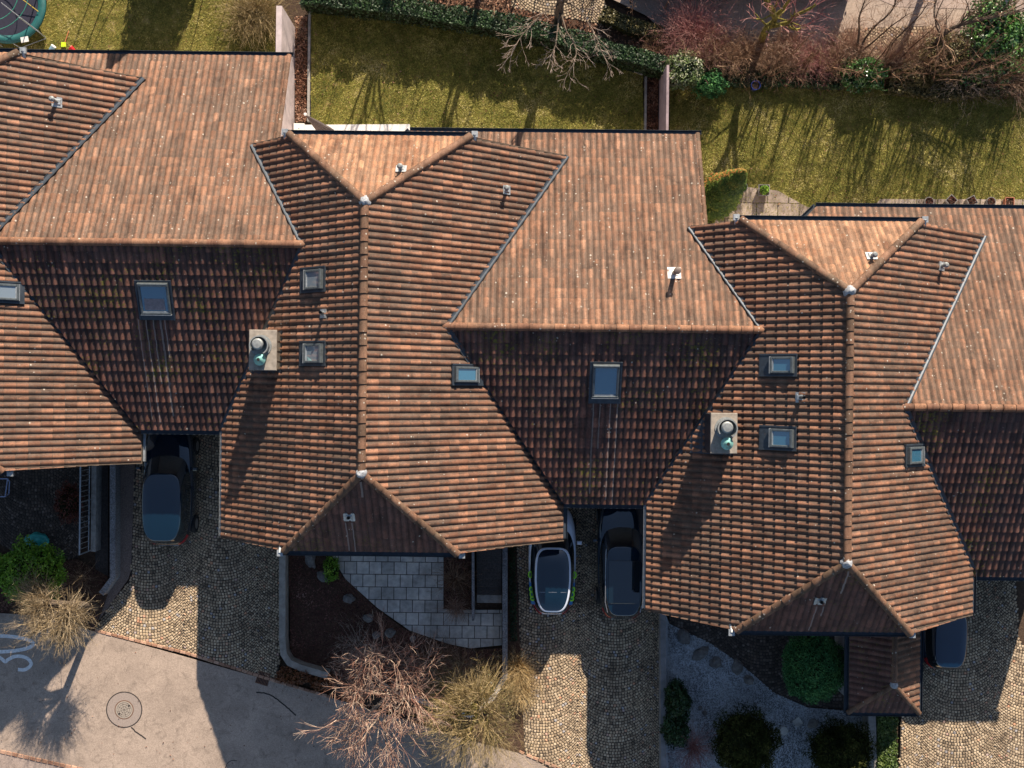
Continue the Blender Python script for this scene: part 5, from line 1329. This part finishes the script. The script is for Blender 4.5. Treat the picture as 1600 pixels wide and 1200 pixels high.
cB, MB0, hwB = car('pale silver-blue electric car with dark roof and neon green stickers on the middle drive', 862, 961, 4.0, 1.78, 1.58, MC_silver, MC_black, 0, .10, .16, .2, .16, arch=True)
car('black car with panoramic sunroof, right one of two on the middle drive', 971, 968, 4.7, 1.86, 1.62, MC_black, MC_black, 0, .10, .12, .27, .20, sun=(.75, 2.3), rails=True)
car('small dark blue hatchback beside the porch on the right drive', 1473, 1046, 3.9, 1.66, 1.48, MC_blue, MC_blue, R(-2), .05, .08, .27, .18)
# sticker loops and blue patches on the electric car
M_neon = simple('neon_sticker', (.35, .85, .05), .5, var=.05); M_bls = simple('blue_sticker', (.04, .22, .62), .4, var=.3, scale=20); M_bll = simple('light_blue_sticker', (.45, .60, .80), .4, var=.2, scale=20)
for s in (-1, 1):
    mb = MB()
    for (y, z, a, b) in ((1.52, .88, .06, .11), (.98, .88, .06, .09), (.80, .89, .06, .10), (.64, .90, .05, .06)):
        t_ = (2.0-y)/2.0; w = hwB*(1-.22*max(0, t_)**1.6)
        pts = [MB0 @ V((s*(w-.065-.065*cos(q)), y+b*sin(q), z+.035*cos(q)+.11)) for q in [2*pi*i/14 for i in range(15)]]
        mb.tube(pts, .034, 5, cap=False)
    build(mb, 'sticker', M_neon, cB)
    mb = MB()
    def wB(y): return hwB*(1-.22*max(0, (2.0-y)/2.0)**1.6)
    ys = [.42+.08*i for i in range(11)]
    vs = []
    for y in ys: vs += [MB0 @ V((s*(wB(y)+.014), y, .74)), MB0 @ V((s*(wB(y)-.02), y, .955)), MB0 @ V((s*(wB(y)-.16), y, 1.03))]
    fs = []
    for i in range(len(ys)-1): fs += [(3*i, 3*i+3, 3*i+4, 3*i+1), (3*i+1, 3*i+4, 3*i+5, 3*i+2)]
    mb.add(vs, fs); build(mb, 'side_wrap', M_bls, cB, smooth=True)

# ------------------------------------------------------------------ small things
def cyl_pot(label, px, py, r0, h, m, z0=ZL, plantm=None, name='flower_pot', sq=False, rot=0, n=220, ph=.12):
    c = P(px, py, z0+h); t = thing(name, label, 'pot', (c.x, c.y, z0)); mb = MB(); k = 4 if sq else 24; off = pi/4 + rot if sq else 0
    rr_ = r0*(1.414 if sq else 1)
    mb.lathe([(rr_*.72, 0), (rr_*.98, h-.03), (rr_*1.06, h-.03), (rr_*1.06, h), (rr_*.90, h), (rr_*.86, h-.06)], (c.x, c.y, z0), k, a0=off, a1=off+2*pi)
    o = build(mb, 'pot', m, t)
    if not sq: auto_smooth(o)
    mb = MB(); mb.lathe([(.001, 0), (rr_*.87, 0)], (c.x, c.y, z0+h-.055), k, a0=off, a1=off+2*pi); build(mb, 'soil', M_soil, t, fixn=True)
    if plantm:
        mb = MB(); r = random.Random(int(px)); 
        for i in range(n): d = rv(r); leaf(mb, r, V((c.x, c.y, z0+h))+V((d.x*r0*.8, d.y*r0*.8, abs(d.z)*ph)), rv(r), .03*r.uniform(.6, 1.4))
        build(mb, 'plant', plantm, t)
    return t
M_terra = simple('terracotta', (.40, .16, .09), .8, var=.2); M_blue = simple('blue_glaze', (.03, .05, .25), .3, coat=.6); M_grypot = simple('grey_pot', (.24, .22, .20), .8, var=.3)
cyl_pot('glazed blue pot at the top edge of the right lawn', 1181, 133, .17, .4, M_blue)
cyl_pot('terracotta pot in the bed right of the blue one', 1227, 127, .16, .3, M_terra)
cyl_pot('round grey pot with a small plant at the corner of the patio', 1160, 292, .19, .35, M_grypot, plantm=ML_green)
cyl_pot('square planter with trailing greenery on the patio edge', 1194, 297, .20, .35, M_grypot, plantm=ML_green, sq=True, n=500, ph=.3)
for x, y, sq, rot, m, lab in ((1452, 315, 0, 0, M_grypot, 'round grey pot, leftmost of five along the right patio'), (1487, 313, 1, .8, M_grypot, 'square grey pot turned on its corner, second of five on the right patio'), (1519, 314, 1, .5, M_grypot, 'square dark pot, middle of five along the right patio'), (1549, 315, 0, 0, M_grypot, 'round grey pot, fourth of five along the right patio'), (1578, 315, 1, 0, M_terra, 'square terracotta pot, rightmost of five along the patio')):
    cyl_pot(lab, x, y, .17 if not sq else .16, .35, m, plantm=ML_red, sq=bool(sq), rot=rot, n=50, ph=.05).__setitem__('group', 'pots in a row along the right patio')
# a few dead leaves and grit blown along the road edge and the drives
scatter('leaf_litter', [pxs([(150, 990), (430, 1069), (520, 1094), (660, 1140), (650, 1150), (500, 1100), (400, 1078), (150, 1002)], ZG)], 420, .03, ML_litter, ZG-.005, 230, up=.6)
scatter('leaf_litter', [D1, D2, D3, pxs([(0, 1030), (640, 1150), (640, 1210), (0, 1170)], ZG)], 650, .03, ML_litter, ZG+.006, 231, up=.6)
scatter('leaf_litter', [L0, L1, L2], 900, .035, ML_litter, ZL+.05, 232, up=.6)
# trampoline
c = P(12, 8, .7)
t = thing('trampoline', 'round trampoline with turquoise padding in the top left corner', 'trampoline', (c.x, c.y, ZL))
M_turq = simple('turquoise_pad', (.008, .10, .10), .6, var=.2, scale=5); M_net = simple('green_hoop', (.03, .22, .16), .6)
mb = MB(); mb.lathe([(1.12, .0), (1.13, .03), (1.25, .045), (1.40, .03), (1.42, -.04), (1.38, -.05)], c, 40); build(mb, 'padding', M_turq, t, smooth=True)
mb = MB(); mb.lathe([(.001, 0), (1.13, 0)], (c.x, c.y, .69), 40); build(mb, 'mat', simple('trampoline_mat', (.012, .012, .03), .7), t, fixn=True)
for k in range(5):
    a = 2*pi*k/5+.55; p0 = V((c.x+1.40*cos(a), c.y+1.40*sin(a), ZL)); mb = MB(); mb.tube([p0, p0+V((0, 0, .9)), p0+V((0, 0, 2.2))], .022, 7); build(mb, 'pole', M_zincl, t)
mb = MB(); mb.tube([V((c.x+1.38*cos(q), c.y+1.38*sin(q), 2.1)) for q in [2*pi*i/40 for i in range(41)]], .014, 5, cap=False); build(mb, 'hoop', M_net, t)
mb = MB(); mb.tube([V((c.x+1.0*cos(q)-.4, c.y+1.0*sin(q)+.25, 1.2)) for q in [2*pi*i/40 for i in range(41)]], .014, 5, cap=False); build(mb, 'hoop', M_net, t)
mb = MB(); q = P(39, 62, .72); M_ = Matrix.Translation((q.x, q.y, .742)) @ Matrix.Rotation(R(12), 4, 'Z'); mb.box(-.14, .14, -.10, .10, 0, .006, M=M_); build(mb, 'label_patch', M_white, t)
mb = MB(); mb.tube([P(30, -5, 1.0), P(60, 18, .8)], .015, 5); build(mb, 'strap', simple('yellow_strap', (.5, .36, .03), .7), t)
mb = MB(); 
for a, b in ((P(2, 4, 2.0), P(60, 49, .8)), (P(60, 49, .8), P(72, 60, ZL+.03)), (P(72, 60, ZL+.03), P(32, 75, ZL+.03)), (P(32, 75, ZL+.03), P(0, 55, .5))): mb.tube([a, b], .018, 5)
build(mb, 'frame_tube', M_zincl, t)
# toys
t = thing('toy_shovel', 'small toy shovel with orange handle and yellow-green blade on the left lawn', 'toy', tuple(P(101, 60, ZL)))
mb = MB(); mb.tube([P(107.5, 48, ZL+.05), P(101.5, 66, ZL+.05)], .014, 6); build(mb, 'handle', simple('toy_orange', (.7, .25, .1), .6), t)
q = P(100, 70, ZL); mb = MB(); mb.box(q.x-.09, q.x+.09, q.y-.1, q.y+.08, ZL+.03, ZL+.06, bev=.01); build(mb, 'blade', simple('toy_yellow', (.55, .75, .02), .5), t)
def toy_bucket(label, px, py, m, m2, rot):
    q = P(px, py, ZL+.1); t = thing('toy_bucket', label, 'toy', (q.x, q.y, ZL)); d = V((cos(rot), sin(rot), .25)).normalized()
    mb = MB(); mb.tube([q-d*.11, q+d*.11], [.07, .10], 16, cap=True); o = build(mb, 'bucket', m, t); auto_smooth(o)
    mb = MB(); mb.tube([q+d*.11, q+d*.13], [.105, .1], 16); o = build(mb, 'rim', m2, t)
toy_bucket('pale blue and white toy bucket lying by the gutter', 81, 76, simple('toy_blue', (.3, .5, .62), .5), M_white, .8)
toy_bucket('small red toy bucket by the gutter', 114, 78, simple('toy_red', (.5, .01, .015), .4), simple('toy_red2', (.6, .05, .05), .4), 2.4)
# folded parasol
t = thing('folded_parasol', 'folded grey-brown parasol lying over the end of the white terrace', 'parasol', tuple(P(480, 180, 1.6)))
A = P(478, 180, 2.2); Bq = P(512, 208, 1.2); mb = MB(); d = (Bq-A); r = random.Random(3)
for k in range(12):
    a = 2*pi*k/12; s_ = V((cos(a), sin(a)*.6, .6*sin(a)))*.16
    mb.tube([A, A+d*.5+s_*.8, A+d*1.0+s_*1.5], [.02, .05, .055], 5)
build(mb, 'canopy', simple('parasol_cloth', (.12, .095, .085), .9, var=.3), t)
mb = MB(); mb.tube([(A.x, A.y, ZL), A+V((0, 0, .15))], .025, 7); mb.lathe([(.001, .05), (.05, .04), (.06, 0)], A+V((0, 0, .12)), 12); build(mb, 'pole', M_white, t)
q = P(467, 201, .25); t = thing('stone_block', 'small white stone block with a hole beside the parasol', 'block', (q.x, q.y, .1))
mb = MB(); mb.box(q.x-.2, q.x+.2, q.y-.25, q.y+.2, .1, .25, bev=.01); build(mb, 'block', M_white, t); mb = MB(); mb.tube([(q.x, q.y, .25), (q.x, q.y, .253)], .018, 8); build(mb, 'hole', M_dark, t)
# railing beside the stairwell
t = thing('railing', 'pale metal railing with close bars beside the left stairwell', 'railing', tuple(P(145, 800, .3)))
xr_ = P(141, 800, .3).x; ya, yb = P(141, 700, .3).y, P(141, 861, .3).y
mb = MB(); mb.box(xr_-.02, xr_+.03, yb, ya, 1.28, 1.32); build(mb, 'top_rail', M_zincl, t)
mb = MB(); mb.box(xr_-.015, xr_+.015, yb, ya, .40, .43); build(mb, 'bottom_rail', M_zincl, t)
n_ = int((ya-yb)/.185)
for k in range(n_+1):
    y = yb+.015+(ya-yb-.03)*k/n_; mb = MB(); w = .018 if k in (0, n_//2, n_) else .009; mb.box(xr_-w, xr_+w, y-w, y+w, .43 if k not in (0, n_//2, n_) else .1, 1.28); build(mb, 'bar', M_zincl, t)
wall_path('retaining_wall', 'low grey wall under the metal railing', [(xr_+.12, ya), (xr_+.12, yb-.02)], -.3, .3, .18, M_conc)
# crate frame and turquoise cover in the left yard
t = thing('folding_crate', 'pale blue wire crate frame in the shaded yard at the left edge', 'crate', tuple(P(3, 765, ZG)))
mb = MB(); 
C_ = [P(-12, 748, .25), P(12, 748, .25), P(15, 753, ZG+.02), P(14, 772, ZG+.02), P(8, 776, .25), P(-12, 776, .25)]
for a, b in ((0, 1), (1, 2), (2, 3), (3, 4), (4, 5), (1, 4), (0, 5)): mb.tube([C_[a], C_[b]], .02, 6)
build(mb, 'frame', simple('pale_blue_metal', (.35, .42, .65), .5), t)
bm = bmesh.new(); bmesh.ops.create_icosphere(bm, subdivisions=4, radius=1); c = P(54, 845, .25)
for v in bm.verts:
    f = 1+.25*mnoise.noise(v.co*2)+.12*mnoise.noise(v.co*6); v.co = V((v.co.x*.45*f, v.co.y*.26*f, max(-.25, v.co.z*.28*f)))
me = bpy.data.meshes.new('cover_sheet'); bm.to_mesh(me); bm.free(); me.materials.append(simple('turquoise_sheet', (.04, .38, .36), .35, var=.3, scale=4)); me.polygons.foreach_set('use_smooth', [True]*len(me.polygons))
o = bpy.data.objects.new('cover_sheet', me); COL.objects.link(o); o.location = (c.x, c.y, ZG+.25); tag(o, 'crumpled turquoise plastic sheet behind the bright green bush', 'sheet')
